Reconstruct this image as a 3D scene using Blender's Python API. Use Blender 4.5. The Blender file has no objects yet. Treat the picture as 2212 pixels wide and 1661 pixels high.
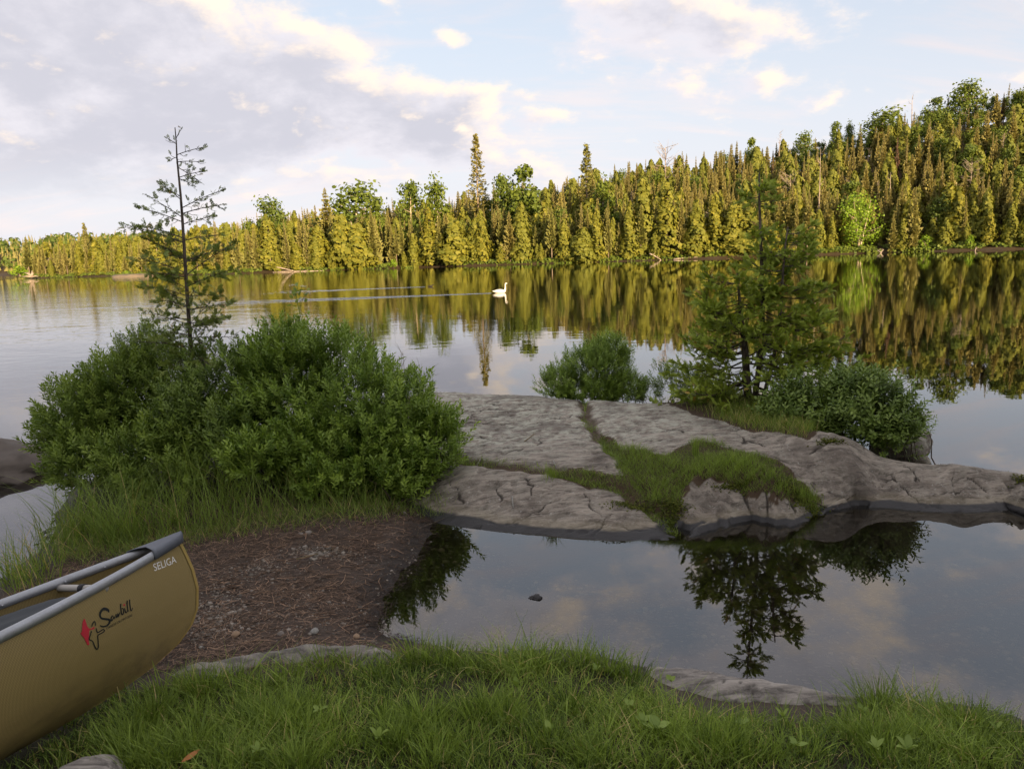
import bpy, math, random
import numpy as np
from mathutils import Matrix, Vector

rng = np.random.default_rng(7)
random.seed(7)
PI = math.pi
scene = bpy.context.scene
col = scene.collection

# ------------------------------------------------------------------ camera
CAM = np.array([0.0, 0.0, 2.3])                 # eye height above the lake
FPX, PCX, PCY = 1580.0, 1106.0, 830.5           # focal length and centre on the 2212 x 1661 measuring grid
PITCH, ROLL = math.atan((830.5 - 549.0) / FPX), math.radians(2.0)
_u0 = np.array([0, math.sin(PITCH), math.cos(PITCH)])
FWD = np.array([0, math.cos(PITCH), -math.sin(PITCH)])
RGT = np.array([1.0, 0, 0]) * math.cos(ROLL) - _u0 * math.sin(ROLL)
UPV = _u0 * math.cos(ROLL) + np.array([1.0, 0, 0]) * math.sin(ROLL)
cam = bpy.data.objects.new('camera', bpy.data.cameras.new('camera'))
cam.data.sensor_width = 36.0
cam.data.lens = 36.0 * FPX / 2212.0
cam.data.clip_start = 0.05
cam.data.clip_end = 6000.0
cam.matrix_world = Matrix(((RGT[0], UPV[0], -FWD[0], CAM[0]), (RGT[1], UPV[1], -FWD[1], CAM[1]),
                           (RGT[2], UPV[2], -FWD[2], CAM[2]), (0, 0, 0, 1)))
col.objects.link(cam)
scene.camera = cam

# ------------------------------------------------------------------ sun, sky, exposure
SUN_EL, SUN_AZ = math.radians(9.0), math.radians(25.0)     # low, behind the viewer and to the right
SUN_DIR = np.array([math.sin(SUN_AZ) * math.cos(SUN_EL), -math.cos(SUN_AZ) * math.cos(SUN_EL), math.sin(SUN_EL)])
sun = bpy.data.objects.new('sun', bpy.data.lights.new('sun', 'SUN'))
sun.data.energy = 5.0
sun.data.angle = math.radians(0.6)
sun.data.color = (1.0, 0.74, 0.42)
sun.rotation_euler = Vector(SUN_DIR).to_track_quat('Z', 'Y').to_euler()
sun.location = (20, -40, 30)
col.objects.link(sun)

world = bpy.data.worlds.new('World')
scene.world = world
world.use_nodes = True
SKY_STRENGTH = 0.10
CLOUD_LIGHT = 0.70      # how bright sunlit cloud is, to go with the exposure below


def node(nt, t, **kw):
    n = nt.nodes.new(t)
    for k, v in kw.items():
        setattr(n, k, v)
    return n


def plug(nt, n, i, v):
    s = n.inputs[i]
    if isinstance(v, bpy.types.NodeSocket):
        nt.links.new(v, s)
    else:
        s.default_value = v


def mth(nt, op, a, b=0.0, c=None, clamp=False):
    n = node(nt, 'ShaderNodeMath', operation=op, use_clamp=clamp)
    plug(nt, n, 0, a); plug(nt, n, 1, b)
    if c is not None:
        plug(nt, n, 2, c)
    return n.outputs[0]


def ramp(nt, x, lo, hi, smooth=True, o0=0.0, o1=1.0):
    n = node(nt, 'ShaderNodeMapRange', interpolation_type='SMOOTHSTEP' if smooth else 'LINEAR')
    plug(nt, n, 0, x); plug(nt, n, 1, lo); plug(nt, n, 2, hi); plug(nt, n, 3, o0); plug(nt, n, 4, o1)
    return n.outputs[0]


def mixc(nt, fac, a, b, blend='MIX'):
    n = node(nt, 'ShaderNodeMix', data_type='RGBA', blend_type=blend)
    plug(nt, n, 0, fac)
    for i, v in ((6, a), (7, b)):
        if not isinstance(v, bpy.types.NodeSocket):
            v = tuple(v) + ((1.0,) if len(v) == 3 else ())
        plug(nt, n, i, v)
    return n.outputs[2]


def noise(nt, vec, scale, detail=4.0, rough=0.55, dist=0.0):
    n = node(nt, 'ShaderNodeTexNoise')
    plug(nt, n, 'Vector', vec); plug(nt, n, 'Scale', scale); plug(nt, n, 'Detail', detail)
    plug(nt, n, 'Roughness', rough); plug(nt, n, 'Distortion', dist)
    return n.outputs[0]


SKY_OFF = 0.36      # clouds lie on a shallow dome: plane position = direction.xy / (height + SKY_OFF)


def sky_at(px, py):
    d = FWD * FPX + RGT * (px - PCX) - UPV * (py - PCY)
    d = d / np.linalg.norm(d)
    return d[:2] / (abs(d[2]) + SKY_OFF)


def cloud_group():
    g = bpy.data.node_groups.new('cloud_density', 'ShaderNodeTree')
    g.interface.new_socket('P', in_out='INPUT', socket_type='NodeSocketVector')
    g.interface.new_socket('D', in_out='OUTPUT', socket_type='NodeSocketFloat')
    i = node(g, 'NodeGroupInput'); o = node(g, 'NodeGroupOutput')
    P = i.outputs[0]
    s = node(g, 'ShaderNodeSeparateXYZ'); g.links.new(P, s.inputs[0])
    X, Y = s.outputs[0], s.outputs[1]
    fine = noise(g, P, 3.6, 8.0, 0.61, 0.1)
    # wide bank: everything left of a slanting front, ragged by the noise
    p0, p1 = sky_at(600, 0), sky_at(1050, 250)
    sl = (p1[0] - p0[0]) / (p1[1] - p0[1])
    front = mth(g, 'ADD', mth(g, 'MULTIPLY', mth(g, 'SUBTRACT', Y, float(p0[1])), float(sl)), float(p0[0]))
    bank = ramp(g, mth(g, 'SUBTRACT', front, X), -0.10, 0.20)
    bank = mth(g, 'MULTIPLY', bank, ramp(g, Y, float(sky_at(300, 560)[1]), float(sky_at(300, 300)[1])))
    bias = mth(g, 'SUBTRACT', mth(g, 'MULTIPLY', bank, 0.34), 0.055)
    for (px, py, rx, ry, w) in ((1420, 20, 0.20, 0.075, 0.25), (1560, 90, 0.085, 0.10, 0.22), (1490, 190, 0.13, 0.09, 0.23), (978, 85, 0.045, 0.05, 0.30),
                                (1160, 255, 0.09, 0.045, 0.17), (1660, 175, 0.06, 0.04, 0.2), (1010, 215, 0.07, 0.07, 0.22)):
        cx, cy = (float(v) for v in sky_at(px, py))
        a = mth(g, 'DIVIDE', mth(g, 'SUBTRACT', X, cx), rx)
        b = mth(g, 'DIVIDE', mth(g, 'SUBTRACT', Y, cy), ry)
        d2 = mth(g, 'ADD', mth(g, 'MULTIPLY', a, a), mth(g, 'MULTIPLY', b, b))
        bias = mth(g, 'ADD', bias, mth(g, 'MULTIPLY', mth(g, 'EXPONENT', mth(g, 'MULTIPLY', d2, -1.0)), w))
    # above the picture the sky goes on with broken cloud
    bias = mth(g, 'ADD', bias, mth(g, 'MULTIPLY', ramp(g, Y, 1.30, 1.08), 0.155))
    g.links.new(mth(g, 'ADD', fine, bias), o.inputs[0])
    return g


def build_world():
    nt = world.node_tree
    nt.nodes.clear()
    out = node(nt, 'ShaderNodeOutputWorld')
    bg = node(nt, 'ShaderNodeBackground')
    bg.inputs[1].default_value = SKY_STRENGTH
    nt.links.new(bg.outputs[0], out.inputs[0])
    sky = node(nt, 'ShaderNodeTexSky', sky_type='NISHITA', sun_disc=False)
    sky.sun_elevation = SUN_EL
    sky.sun_rotation = PI - SUN_AZ
    sky.air_density = 1.0; sky.dust_density = 1.2; sky.ozone_density = 1.0
    tc = node(nt, 'ShaderNodeTexCoord')
    sp = node(nt, 'ShaderNodeSeparateXYZ'); nt.links.new(tc.outputs['Generated'], sp.inputs[0])
    z = mth(nt, 'ADD', mth(nt, 'MAXIMUM', sp.outputs[2], 0.0), SKY_OFF)
    cb = node(nt, 'ShaderNodeCombineXYZ')
    plug(nt, cb, 0, mth(nt, 'DIVIDE', sp.outputs[0], z)); plug(nt, cb, 1, mth(nt, 'DIVIDE', sp.outputs[1], z))
    P = cb.outputs[0]
    grp = cloud_group()

    def dens(off):
        v = node(nt, 'ShaderNodeVectorMath', operation='ADD')
        nt.links.new(P, v.inputs[0]); v.inputs[1].default_value = off
        gn = node(nt, 'ShaderNodeGroup'); gn.node_tree = grp
        nt.links.new(v.outputs[0], gn.inputs[0])
        return gn.outputs[0]
    d0 = dens((0, 0, 0))
    d1 = dens((0.040, -0.024, 0))                   # one step towards the sun
    alpha = ramp(nt, d0, 0.475, 0.64)
    thick = ramp(nt, d0, 0.58, 0.85)
    lit = mth(nt, 'SUBTRACT', mth(nt, 'MULTIPLY', mth(nt, 'SUBTRACT', d0, d1), 5.2), mth(nt, 'MULTIPLY', thick, 0.52))
    lit = ramp(nt, lit, -0.22, 0.72)
    k = CLOUD_LIGHT / SKY_STRENGTH
    shade = mixc(nt, thick, (0.60 * k, 0.58 * k, 0.62 * k), (0.455 * k, 0.452 * k, 0.505 * k))
    cl = mixc(nt, lit, shade, (0.80 * k, 0.68 * k, 0.575 * k))
    # thin high veil over the blue, with faint warm streaks low down
    st = node(nt, 'ShaderNodeMapping'); st.inputs['Scale'].default_value = (0.9, 4.0, 1.0)
    nt.links.new(P, st.inputs[0])
    streak = ramp(nt, noise(nt, st.outputs[0], 2.2, 5.0, 0.6, 0.4), 0.45, 0.70)
    low = ramp(nt, sp.outputs[2], 0.34, 0.02)
    veilc = mixc(nt, mth(nt, 'MULTIPLY', streak, 0.75), mixc(nt, low, (0.545 * k, 0.575 * k, 0.655 * k), (0.585 * k, 0.58 * k, 0.63 * k)), (0.70 * k, 0.60 * k, 0.60 * k))
    veil = mth(nt, 'ADD', 0.68, mth(nt, 'MULTIPLY', low, 0.26))
    base = mixc(nt, veil, sky.outputs[0], veilc)
    fin = mixc(nt, mth(nt, 'MULTIPLY', alpha, ramp(nt, sp.outputs[2], 0.03, 0.15)), base, cl)
    nt.links.new(fin, bg.inputs[0])


build_world()
vs = scene.view_settings
vs.view_transform = 'Standard'
vs.look = 'None'
vs.exposure = 1.10
vs.gamma = 1.0
vs.use_curve_mapping = False
scene.cycles.use_denoising = True
scene.cycles.adaptive_threshold = 0.016
world.cycles.sampling_method = 'MANUAL'
world.cycles.sample_map_resolution = 512
scene.cycles.max_bounces = 8
scene.cycles.transparent_max_bounces = 12
scene.cycles.caustics_reflective = False
scene.cycles.caustics_refractive = False
scene.cycles.sample_clamp_indirect = 6.0


# ------------------------------------------------------------------ helpers
def sight(px, py, z=0.0):
    """Point at height z on the line of sight through a measured spot."""
    d = FWD * FPX + RGT * (px - PCX) - UPV * (py - PCY)
    return CAM + d * ((z - CAM[2]) / d[2])


def sight_y(px, py, y):
    """Point at depth y on the line of sight through a measured spot."""
    d = FWD * FPX + RGT * (px - PCX) - UPV * (py - PCY)
    return CAM + d * (y / d[1])


def empty(name, loc=(0, 0, 0), rotz=0.0, scale=1.0):
    o = bpy.data.objects.new(name, None)
    o.empty_display_size = 0.1
    o.location = loc
    o.rotation_euler = (0, 0, rotz)
    o.scale = (scale,) * 3 if np.isscalar(scale) else scale
    col.objects.link(o)
    return o


def tag(o, label=None, cat=None, group=None, kind=None):
    if label: o['label'] = label
    if cat: o['category'] = cat
    if group: o['group'] = group
    if kind: o['kind'] = kind
    return o


class MB:
    """Collects vertices and faces, then links them as one mesh object."""
    def __init__(s):
        s.V, s.F, s.T, s.MI, s.n = [], [], [], [], 0

    def add(s, V, F, tint=0.5, mat=0):
        V = np.asarray(V, float).reshape(-1, 3)
        for fa in (F if isinstance(F, (list, tuple)) else [F]):
            fa = np.asarray(fa, int)
            if fa.size:
                s.F.append(fa + s.n); s.MI.append(np.full(len(fa), mat, int))
        s.V.append(V)
        t = np.asarray(tint, float)
        s.T.append(np.full(len(V), float(t)) if t.ndim == 0 else t)
        s.n += len(V)
        return s

    def mesh(s, name, smooth=False, attrs=None):
        V = np.concatenate(s.V)
        me = bpy.data.meshes.new(name)
        me.vertices.add(len(V)); me.vertices.foreach_set('co', V.astype(np.float32).ravel())
        sizes = np.concatenate([np.full(len(f), f.shape[1], int) for f in s.F])
        idx = np.concatenate([f.ravel() for f in s.F])
        me.loops.add(len(idx)); me.loops.foreach_set('vertex_index', idx.astype(np.int32))
        me.polygons.add(len(sizes))
        st = np.concatenate([[0], np.cumsum(sizes)[:-1]])
        me.polygons.foreach_set('loop_start', st.astype(np.int32))
        me.polygons.foreach_set('material_index', np.concatenate(s.MI).astype(np.int32))
        if smooth:
            me.polygons.foreach_set('use_smooth', np.ones(len(sizes), bool))
        a = me.attributes.new('tint', 'FLOAT', 'POINT')
        a.data.foreach_set('value', np.concatenate(s.T).astype(np.float32))
        for k, v in (attrs or {}).items():
            a = me.attributes.new(k, 'FLOAT', 'POINT'); a.data.foreach_set('value', np.asarray(v, np.float32))
        me.update(calc_edges=True)
        return me

    def build(s, name, mats, parent=None, smooth=False, attrs=None):
        me = s.mesh(name, smooth, attrs)
        for m in (mats if isinstance(mats, (list, tuple)) else [mats]):
            me.materials.append(m)
        return put(name, me, parent)


def put(name, me, parent=None, loc=None):
    o = bpy.data.objects.new(name, me)
    col.objects.link(o)
    if parent is not None:
        o.parent = parent
    if loc is not None:
        o.location = loc
    return o


def tube(pts, rad, sides=6, cap=True):
    P = np.asarray(pts, float); n = len(P)
    r = np.full(n, float(rad)) if np.isscalar(rad) else np.asarray(rad, float)
    T = np.gradient(P, axis=0); T /= np.linalg.norm(T, axis=1)[:, None] + 1e-12
    ref = np.array([0, 0, 1.0]) if abs(T[:, 2]).mean() < 0.8 else np.array([1.0, 0, 0])
    A = np.cross(T, ref); A /= np.linalg.norm(A, axis=1)[:, None] + 1e-12
    B = np.cross(T, A)
    th = np.linspace(0, 2 * PI, sides, endpoint=False)
    V = P[:, None] + r[:, None, None] * (np.cos(th)[None, :, None] * A[:, None] + np.sin(th)[None, :, None] * B[:, None])
    i = np.arange(n - 1)[:, None] * sides; j = np.arange(sides)[None]; k = (j + 1) % sides
    Q = np.stack([i + j, i + k, i + sides + k, i + sides + j], -1).reshape(-1, 4)
    F = [Q]
    if cap:
        F += [np.arange(sides)[None, ::-1], (np.arange(sides) + (n - 1) * sides)[None]]
    return V.reshape(-1, 3), F


def box(c, s, bev=0.0):
    x, y, z = np.asarray(s, float) / 2
    V = np.array([[a * x, b * y, d * z] for a in (-1, 1) for b in (-1, 1) for d in (-1, 1)]) + np.asarray(c, float)
    return V, [np.array([[0, 1, 3, 2], [4, 6, 7, 5], [0, 4, 5, 1], [2, 3, 7, 6], [0, 2, 6, 4], [1, 5, 7, 3]])]


def frames(d, roll=None):
    """Rotation matrices whose third column follows d."""
    d = d / (np.linalg.norm(d, axis=1)[:, None] + 1e-12)
    ref = np.where(np.abs(d[:, 2:3]) < 0.95, np.array([[0, 0, 1.0]]), np.array([[1.0, 0, 0]]))
    a = np.cross(ref, d); a /= np.linalg.norm(a, axis=1)[:, None] + 1e-12
    b = np.cross(d, a)
    if roll is None:
        roll = rng.uniform(0, 2 * PI, len(d))
    c, s = np.cos(roll)[:, None], np.sin(roll)[:, None]
    return np.stack([a * c + b * s, -a * s + b * c, d], 2)


def scatter(mb, proto, pos, R, scl, tint, mat=0):
    PV, PF = proto
    n, m = len(pos), len(PV)
    scl = np.asarray(scl, float)
    scl = scl[:, None, None] if scl.ndim == 1 else scl[:, None, :]
    V = np.einsum('nij,nmj->nmi', R, PV[None] * scl) + pos[:, None]
    off = (np.arange(n) * m)[:, None, None]
    mb.add(V.reshape(-1, 3), [(f[None] + off).reshape(-1, f.shape[1]) for f in PF], np.repeat(tint, m), mat)


def vnoise(x, y, seed=0, octaves=4, lac=2.0, gain=0.5):
    """Value noise in numpy, about -1..1."""
    tot = np.zeros(np.broadcast(x, y).shape); a = 1.0; nrm = 0
    r = np.random.default_rng(seed + 1000)
    for o in range(octaves):
        G = r.uniform(-1, 1, (128, 128))
        xf, yf = np.floor(x), np.floor(y)
        fx, fy = x - xf, y - yf
        fx, fy = fx * fx * (3 - 2 * fx), fy * fy * (3 - 2 * fy)
        i, j = xf.astype(int) % 128, yf.astype(int) % 128
        i1, j1 = (i + 1) % 128, (j + 1) % 128
        tot += a * ((G[i, j] * (1 - fx) + G[i1, j] * fx) * (1 - fy) + (G[i, j1] * (1 - fx) + G[i1, j1] * fx) * fy)
        nrm += a; a *= gain; x = x * lac + 17.3; y = y * lac + 9.1
    return tot / nrm * 1.6


class TPS:
    def __init__(s, P, smooth=0.0):
        P = np.asarray(P, float); s.c = P[:, :2]; n = len(P)
        K = s._k(s.c, s.c) + np.eye(n) * smooth
        A = np.zeros((n + 3, n + 3)); A[:n, :n] = K; A[:n, n] = 1; A[:n, n + 1:] = s.c; A[n, :n] = 1; A[n + 1:, :n] = s.c.T
        s.w = np.linalg.solve(A, np.concatenate([P[:, 2], np.zeros(3)]))

    @staticmethod
    def _k(a, b):
        d2 = ((a[:, None] - b[None]) ** 2).sum(-1)
        return 0.5 * d2 * np.log(d2 + 1e-12)

    def __call__(s, x, y):
        sh = np.shape(x); q = np.stack([np.ravel(x), np.ravel(y)], 1).astype(float); out = np.empty(len(q)); n = len(s.c)
        for i in range(0, len(q), 20000):
            p = q[i:i + 20000]
            out[i:i + 20000] = s._k(p, s.c) @ s.w[:n] + s.w[n] + p @ s.w[n + 1:]
        return out.reshape(sh)


def seg_dist(x, y, poly):
    """Distance to a polyline."""
    poly = np.asarray(poly, float); d = np.full(np.shape(x), 1e9)
    for a, b in zip(poly[:-1], poly[1:]):
        v = b - a; L = (v * v).sum() + 1e-12
        t = np.clip(((x - a[0]) * v[0] + (y - a[1]) * v[1]) / L, 0, 1)
        d = np.minimum(d, np.hypot(x - a[0] - t * v[0], y - a[1] - t * v[1]))
    return d


def in_poly(x, y, poly):
    poly = np.asarray(poly, float); c = np.zeros(np.shape(x), bool)
    for (x0, y0), (x1, y1) in zip(poly, np.roll(poly, -1, 0)):
        c ^= ((y0 > y) != (y1 > y)) & (x < (x1 - x0) * (y - y0) / (y1 - y0 + 1e-12) + x0)
    return c


def sstep(a, b, x):
    t = np.clip((x - a) / (b - a), 0, 1); return t * t * (3 - 2 * t)


# ------------------------------------------------------------------ materials
def new_mat(name):
    m = bpy.data.materials.new(name); m.use_nodes = True
    nt = m.node_tree; nt.nodes.clear()
    out = node(nt, 'ShaderNodeOutputMaterial')
    return m, nt, out


def attr(nt, name):
    return node(nt, 'ShaderNodeAttribute', attribute_name=name).outputs['Fac']


def objco(nt):
    return node(nt, 'ShaderNodeTexCoord').outputs['Object']


def bsdf(nt, out, color, rough=0.6, bump=None, strength=0.3, dist=0.01, spec=0.4, metal=0.0):
    b = node(nt, 'ShaderNodeBsdfPrincipled')
    if isinstance(color, tuple) and len(color) == 3: color = color + (1.0,)
    plug(nt, b, 'Base Color', color); plug(nt, b, 'Roughness', rough)
    plug(nt, b, 'Specular IOR Level', spec); plug(nt, b, 'Metallic', metal)
    if bump is not None:
        bn = node(nt, 'ShaderNodeBump'); plug(nt, bn, 'Height', bump); plug(nt, bn, 'Strength', strength); plug(nt, bn, 'Distance', dist)
        nt.links.new(bn.outputs[0], b.inputs['Normal'])
    nt.links.new(b.outputs[0], out.inputs[0])
    return b


def leaf_mat(name, c0, c1, c2=None, transl=0.3, rough=0.55, objvar=0.0, spec=0.25):
    """Foliage: colour runs c0..c1 with the leaf's own tint, c2 for a few odd leaves or trees."""
    m, nt, out = new_mat(name)
    t = attr(nt, 'tint')
    c = mixc(nt, t, c0, c1)
    if objvar:
        oi = node(nt, 'ShaderNodeObjectInfo').outputs['Random']
        c = mixc(nt, mth(nt, 'MULTIPLY', oi, objvar), c, c2 or c0)
    elif c2 is not None:
        c = mixc(nt, ramp(nt, t, 0.93, 0.99), c, c2)
    b = bsdf(nt, out, c, rough, spec=spec)
    tr = node(nt, 'ShaderNodeBsdfTranslucent'); nt.links.new(mixc(nt, 1.0, c, (1.0, 1.0, 0.55), 'MULTIPLY'), tr.inputs[0])
    mx = node(nt, 'ShaderNodeMixShader'); mx.inputs[0].default_value = transl
    nt.links.new(b.outputs[0], mx.inputs[1]); nt.links.new(tr.outputs[0], mx.inputs[2])
    nt.links.new(mx.outputs[0], out.inputs[0])
    return m


def bark_mat(name, c0, c1, scale=20.0):
    m, nt, out = new_mat(name)
    mp = node(nt, 'ShaderNodeMapping'); mp.inputs['Scale'].default_value = (1, 1, 0.25)
    nt.links.new(objco(nt), mp.inputs[0])
    n = noise(nt, mp.outputs[0], scale, 4)
    bsdf(nt, out, mixc(nt, ramp(nt, n, 0.35, 0.65), c0, c1), 0.85, n, 0.6, 0.01, 0.2)
    return m


def plain_mat(name, c, rough=0.6, metal=0.0, spec=0.4, var=0.15, scale=30.0):
    m, nt, out = new_mat(name)
    n = noise(nt, objco(nt), scale, 4)
    c2 = tuple(v * (1 - var) for v in c)
    bsdf(nt, out, mixc(nt, n, c2, c), rough, n, 0.1, 0.003, spec, metal)
    return m


def rock_mat():
    m, nt, out = new_mat('bedrock')
    p = node(nt, 'ShaderNodeNewGeometry').outputs['Position']
    mp = node(nt, 'ShaderNodeMapping'); mp.inputs['Rotation'].default_value = (0, 0, math.radians(14)); mp.inputs['Scale'].default_value = (1.0, 5.0, 5.0)
    nt.links.new(p, mp.inputs[0])
    grain = noise(nt, mp.outputs[0], 3.2, 8, 0.66, 0.6)
    speck = noise(nt, p, 60, 6, 0.7)
    patch = noise(nt, p, 1.3, 5, 0.6)
    lich = noise(nt, p, 9.0, 6, 0.7, 0.4)
    c = mixc(nt, ramp(nt, grain, 0.30, 0.70), (0.085, 0.071, 0.057), (0.33, 0.285, 0.235))
    c = mixc(nt, mth(nt, 'MULTIPLY', ramp(nt, speck, 0.45, 0.75), 0.55), c, (0.36, 0.33, 0.29))
    sp = node(nt, 'ShaderNodeSeparateXYZ'); nt.links.new(p, sp.inputs[0])
    back = ramp(nt, mth(nt, 'ADD', sp.outputs[1], mth(nt, 'MULTIPLY', patch, 1.4)), 7.0, 8.6)     # grey-green lichen on the dry top
    lf = mth(nt, 'MULTIPLY', ramp(nt, lich, 0.40, 0.62), mth(nt, 'ADD', mth(nt, 'MULTIPLY', back, 0.75), 0.12))
    c = mixc(nt, lf, c, (0.42, 0.42, 0.345))
    c = mixc(nt, mth(nt, 'MULTIPLY', ramp(nt, noise(nt, p, 2.1, 5, 0.65, 0.5), 0.50, 0.66), 0.55), c, (0.075, 0.060, 0.050))
    dk = noise(nt, mp.outputs[0], 5.0, 5, 0.6, 1.2)
    c = mixc(nt, mth(nt, 'MULTIPLY', ramp(nt, dk, 0.56, 0.64), 0.6), c, (0.06, 0.05, 0.042))
    wh = noise(nt, p, 22, 5, 0.75)
    c = mixc(nt, mth(nt, 'MULTIPLY', ramp(nt, wh, 0.60, 0.66), 0.55), c, (0.42, 0.41, 0.37))
    c = mixc(nt, ramp(nt, attr(nt, 'crack'), 0.10, 1.0), c, (0.030, 0.025, 0.020))
    soil = mixc(nt, speck, (0.035, 0.024, 0.014), (0.10, 0.065, 0.04))
    c = mixc(nt, attr(nt, 'soil'), c, soil)
    wz = mth(nt, 'ADD', sp.outputs[2], mth(nt, 'MULTIPLY', mth(nt, 'SUBTRACT', patch, 0.5), 0.05))
    wet = ramp(nt, wz, 0.052, 0.036)
    tide = mth(nt, 'MULTIPLY', ramp(nt, wz, 0.10, 0.06), 0.3)
    c = mixc(nt, tide, c, (0.22, 0.19, 0.12))
    c = mixc(nt, wet, c, (0.034, 0.033, 0.034))
    h = mth(nt, 'ADD', mth(nt, 'MULTIPLY', grain, 0.8), mth(nt, 'MULTIPLY', speck, 0.35))
    r = mth(nt, 'SUBTRACT', 0.88, mth(nt, 'MULTIPLY', wet, 0.45))
    bsdf(nt, out, c, r, h, 0.7, 0.012, 0.3)
    return m


def ground_mat():
    m, nt, out = new_mat('shore_ground')
    p = objco(nt)
    n1 = noise(nt, p, 7, 6, 0.65); n2 = noise(nt, p, 45, 6, 0.7); n3 = noise(nt, p, 160, 4, 0.7)
    c = mixc(nt, n2, (0.022, 0.017, 0.014), (0.13, 0.095, 0.075))                       # peaty litter
    c = mixc(nt, mth(nt, 'MULTIPLY', ramp(nt, n1, 0.55, 0.68), ramp(nt, n3, 0.5, 0.6)), c, (0.24, 0.21, 0.18))   # grit showing through
    sp = node(nt, 'ShaderNodeSeparateXYZ'); nt.links.new(p, sp.inputs[0])
    wet = ramp(nt, sp.outputs[2], 0.06, 0.01)
    c = mixc(nt, mth(nt, 'MULTIPLY', wet, 0.7), c, (0.014, 0.012, 0.012))
    vo = node(nt, 'ShaderNodeTexVoronoi'); nt.links.new(p, vo.inputs['Vector']); vo.inputs['Scale'].default_value = 26
    vc = node(nt, 'ShaderNodeSeparateColor'); nt.links.new(vo.outputs['Color'], vc.inputs[0])
    bedc = mixc(nt, ramp(nt, vc.outputs[0], 0.55, 0.95), (0.035, 0.030, 0.024), (0.17, 0.16, 0.14))
    bedc = mixc(nt, ramp(nt, vo.outputs['Distance'], 0.25, 0.6), bedc, (0.02, 0.017, 0.014))
    c = mixc(nt, attr(nt, 'bed'), c, bedc)
    c = mixc(nt, attr(nt, 'deep'), c, (0.006, 0.006, 0.004))
    c = mixc(nt, attr(nt, 'turf'), c, mixc(nt, n2, (0.02, 0.022, 0.008), (0.06, 0.05, 0.022)))
    c = mixc(nt, attr(nt, 'wood'), c, mixc(nt, noise(nt, p, 0.7, 6), (0.035, 0.026, 0.012), (0.10, 0.065, 0.03)))
    h = mth(nt, 'ADD', n2, mth(nt, 'MULTIPLY', n3, 0.5))
    bsdf(nt, out, c, mth(nt, 'SUBTRACT', 0.9, mth(nt, 'MULTIPLY', wet, 0.4)), h, 0.9, 0.015, 0.3)
    return m


def water_mat():
    m, nt, out = new_mat('lake_water')
    p = objco(nt)
    sp = node(nt, 'ShaderNodeSeparateXYZ'); nt.links.new(p, sp.inputs[0])
    X, Y = sp.outputs[0], sp.outputs[1]
    open_ = ramp(nt, Y, 10.0, 26.0)
    left = ramp(nt, mth(nt, 'SUBTRACT', mth(nt, 'MULTIPLY', Y, -0.12), X), -2.0, 14.0)
    left = mth(nt, 'MULTIPLY', left, ramp(nt, Y, 9.0, 15.0))
    patchy = ramp(nt, noise(nt, p, 0.045, 3, 0.5), 0.35, 0.65)

    def wave(sx, sy, sc, det):
        mp = node(nt, 'ShaderNodeMapping'); mp.inputs['Scale'].default_value = (sx, sy, 1.0)
        nt.links.new(p, mp.inputs[0])
        return noise(nt, mp.outputs[0], sc, det, 0.5)
    w1 = wave(0.55, 1.0, 1.1, 2.0)
    w2 = wave(0.6, 1.0, 3.6, 2.0)
    w3 = wave(0.25, 1.0, 0.35, 1.0)
    calm = ramp(nt, mth(nt, 'DIVIDE', X, mth(nt, 'MAXIMUM', Y, 5.0)), -0.25, 0.30, True, 1.0, 0.30)
    amp = mth(nt, 'ADD', 0.05, mth(nt, 'MULTIPLY', mth(nt, 'MULTIPLY', open_, calm), mth(nt, 'ADD', 0.22, mth(nt, 'MULTIPLY', patchy, 0.45))))
    amp = mth(nt, 'ADD', amp, mth(nt, 'MULTIPLY', left, 0.9))
    h = mth(nt, 'ADD', mth(nt, 'MULTIPLY', w1, 0.8), mth(nt, 'ADD', mth(nt, 'MULTIPLY', w2, 0.45), mth(nt, 'MULTIPLY', w3, 1.0)))
    h = mth(nt, 'MULTIPLY', h, amp)
    bn = node(nt, 'ShaderNodeBump'); plug(nt, bn, 'Height', h); bn.inputs['Strength'].default_value = 1.0; bn.inputs['Distance'].default_value = 0.012
    fr = node(nt, 'ShaderNodeFresnel'); fr.inputs['IOR'].default_value = 2.0
    nt.links.new(bn.outputs[0], fr.inputs['Normal'])
    gl = node(nt, 'ShaderNodeBsdfGlossy'); gl.inputs['Roughness'].default_value = 0.0
    gl.inputs['Color'].default_value = (0.97, 0.97, 0.97, 1)
    nt.links.new(bn.outputs[0], gl.inputs['Normal'])
    tr = node(nt, 'ShaderNodeBsdfTransparent'); tr.inputs[0].default_value = (0.80, 0.74, 0.60, 1)
    mx = node(nt, 'ShaderNodeMixShader')
    nt.links.new(fr.outputs[0], mx.inputs[0]); nt.links.new(tr.outputs[0], mx.inputs[1]); nt.links.new(gl.outputs[0], mx.inputs[2])
    nt.links.new(mx.outputs[0], out.inputs[0])
    return m


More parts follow.
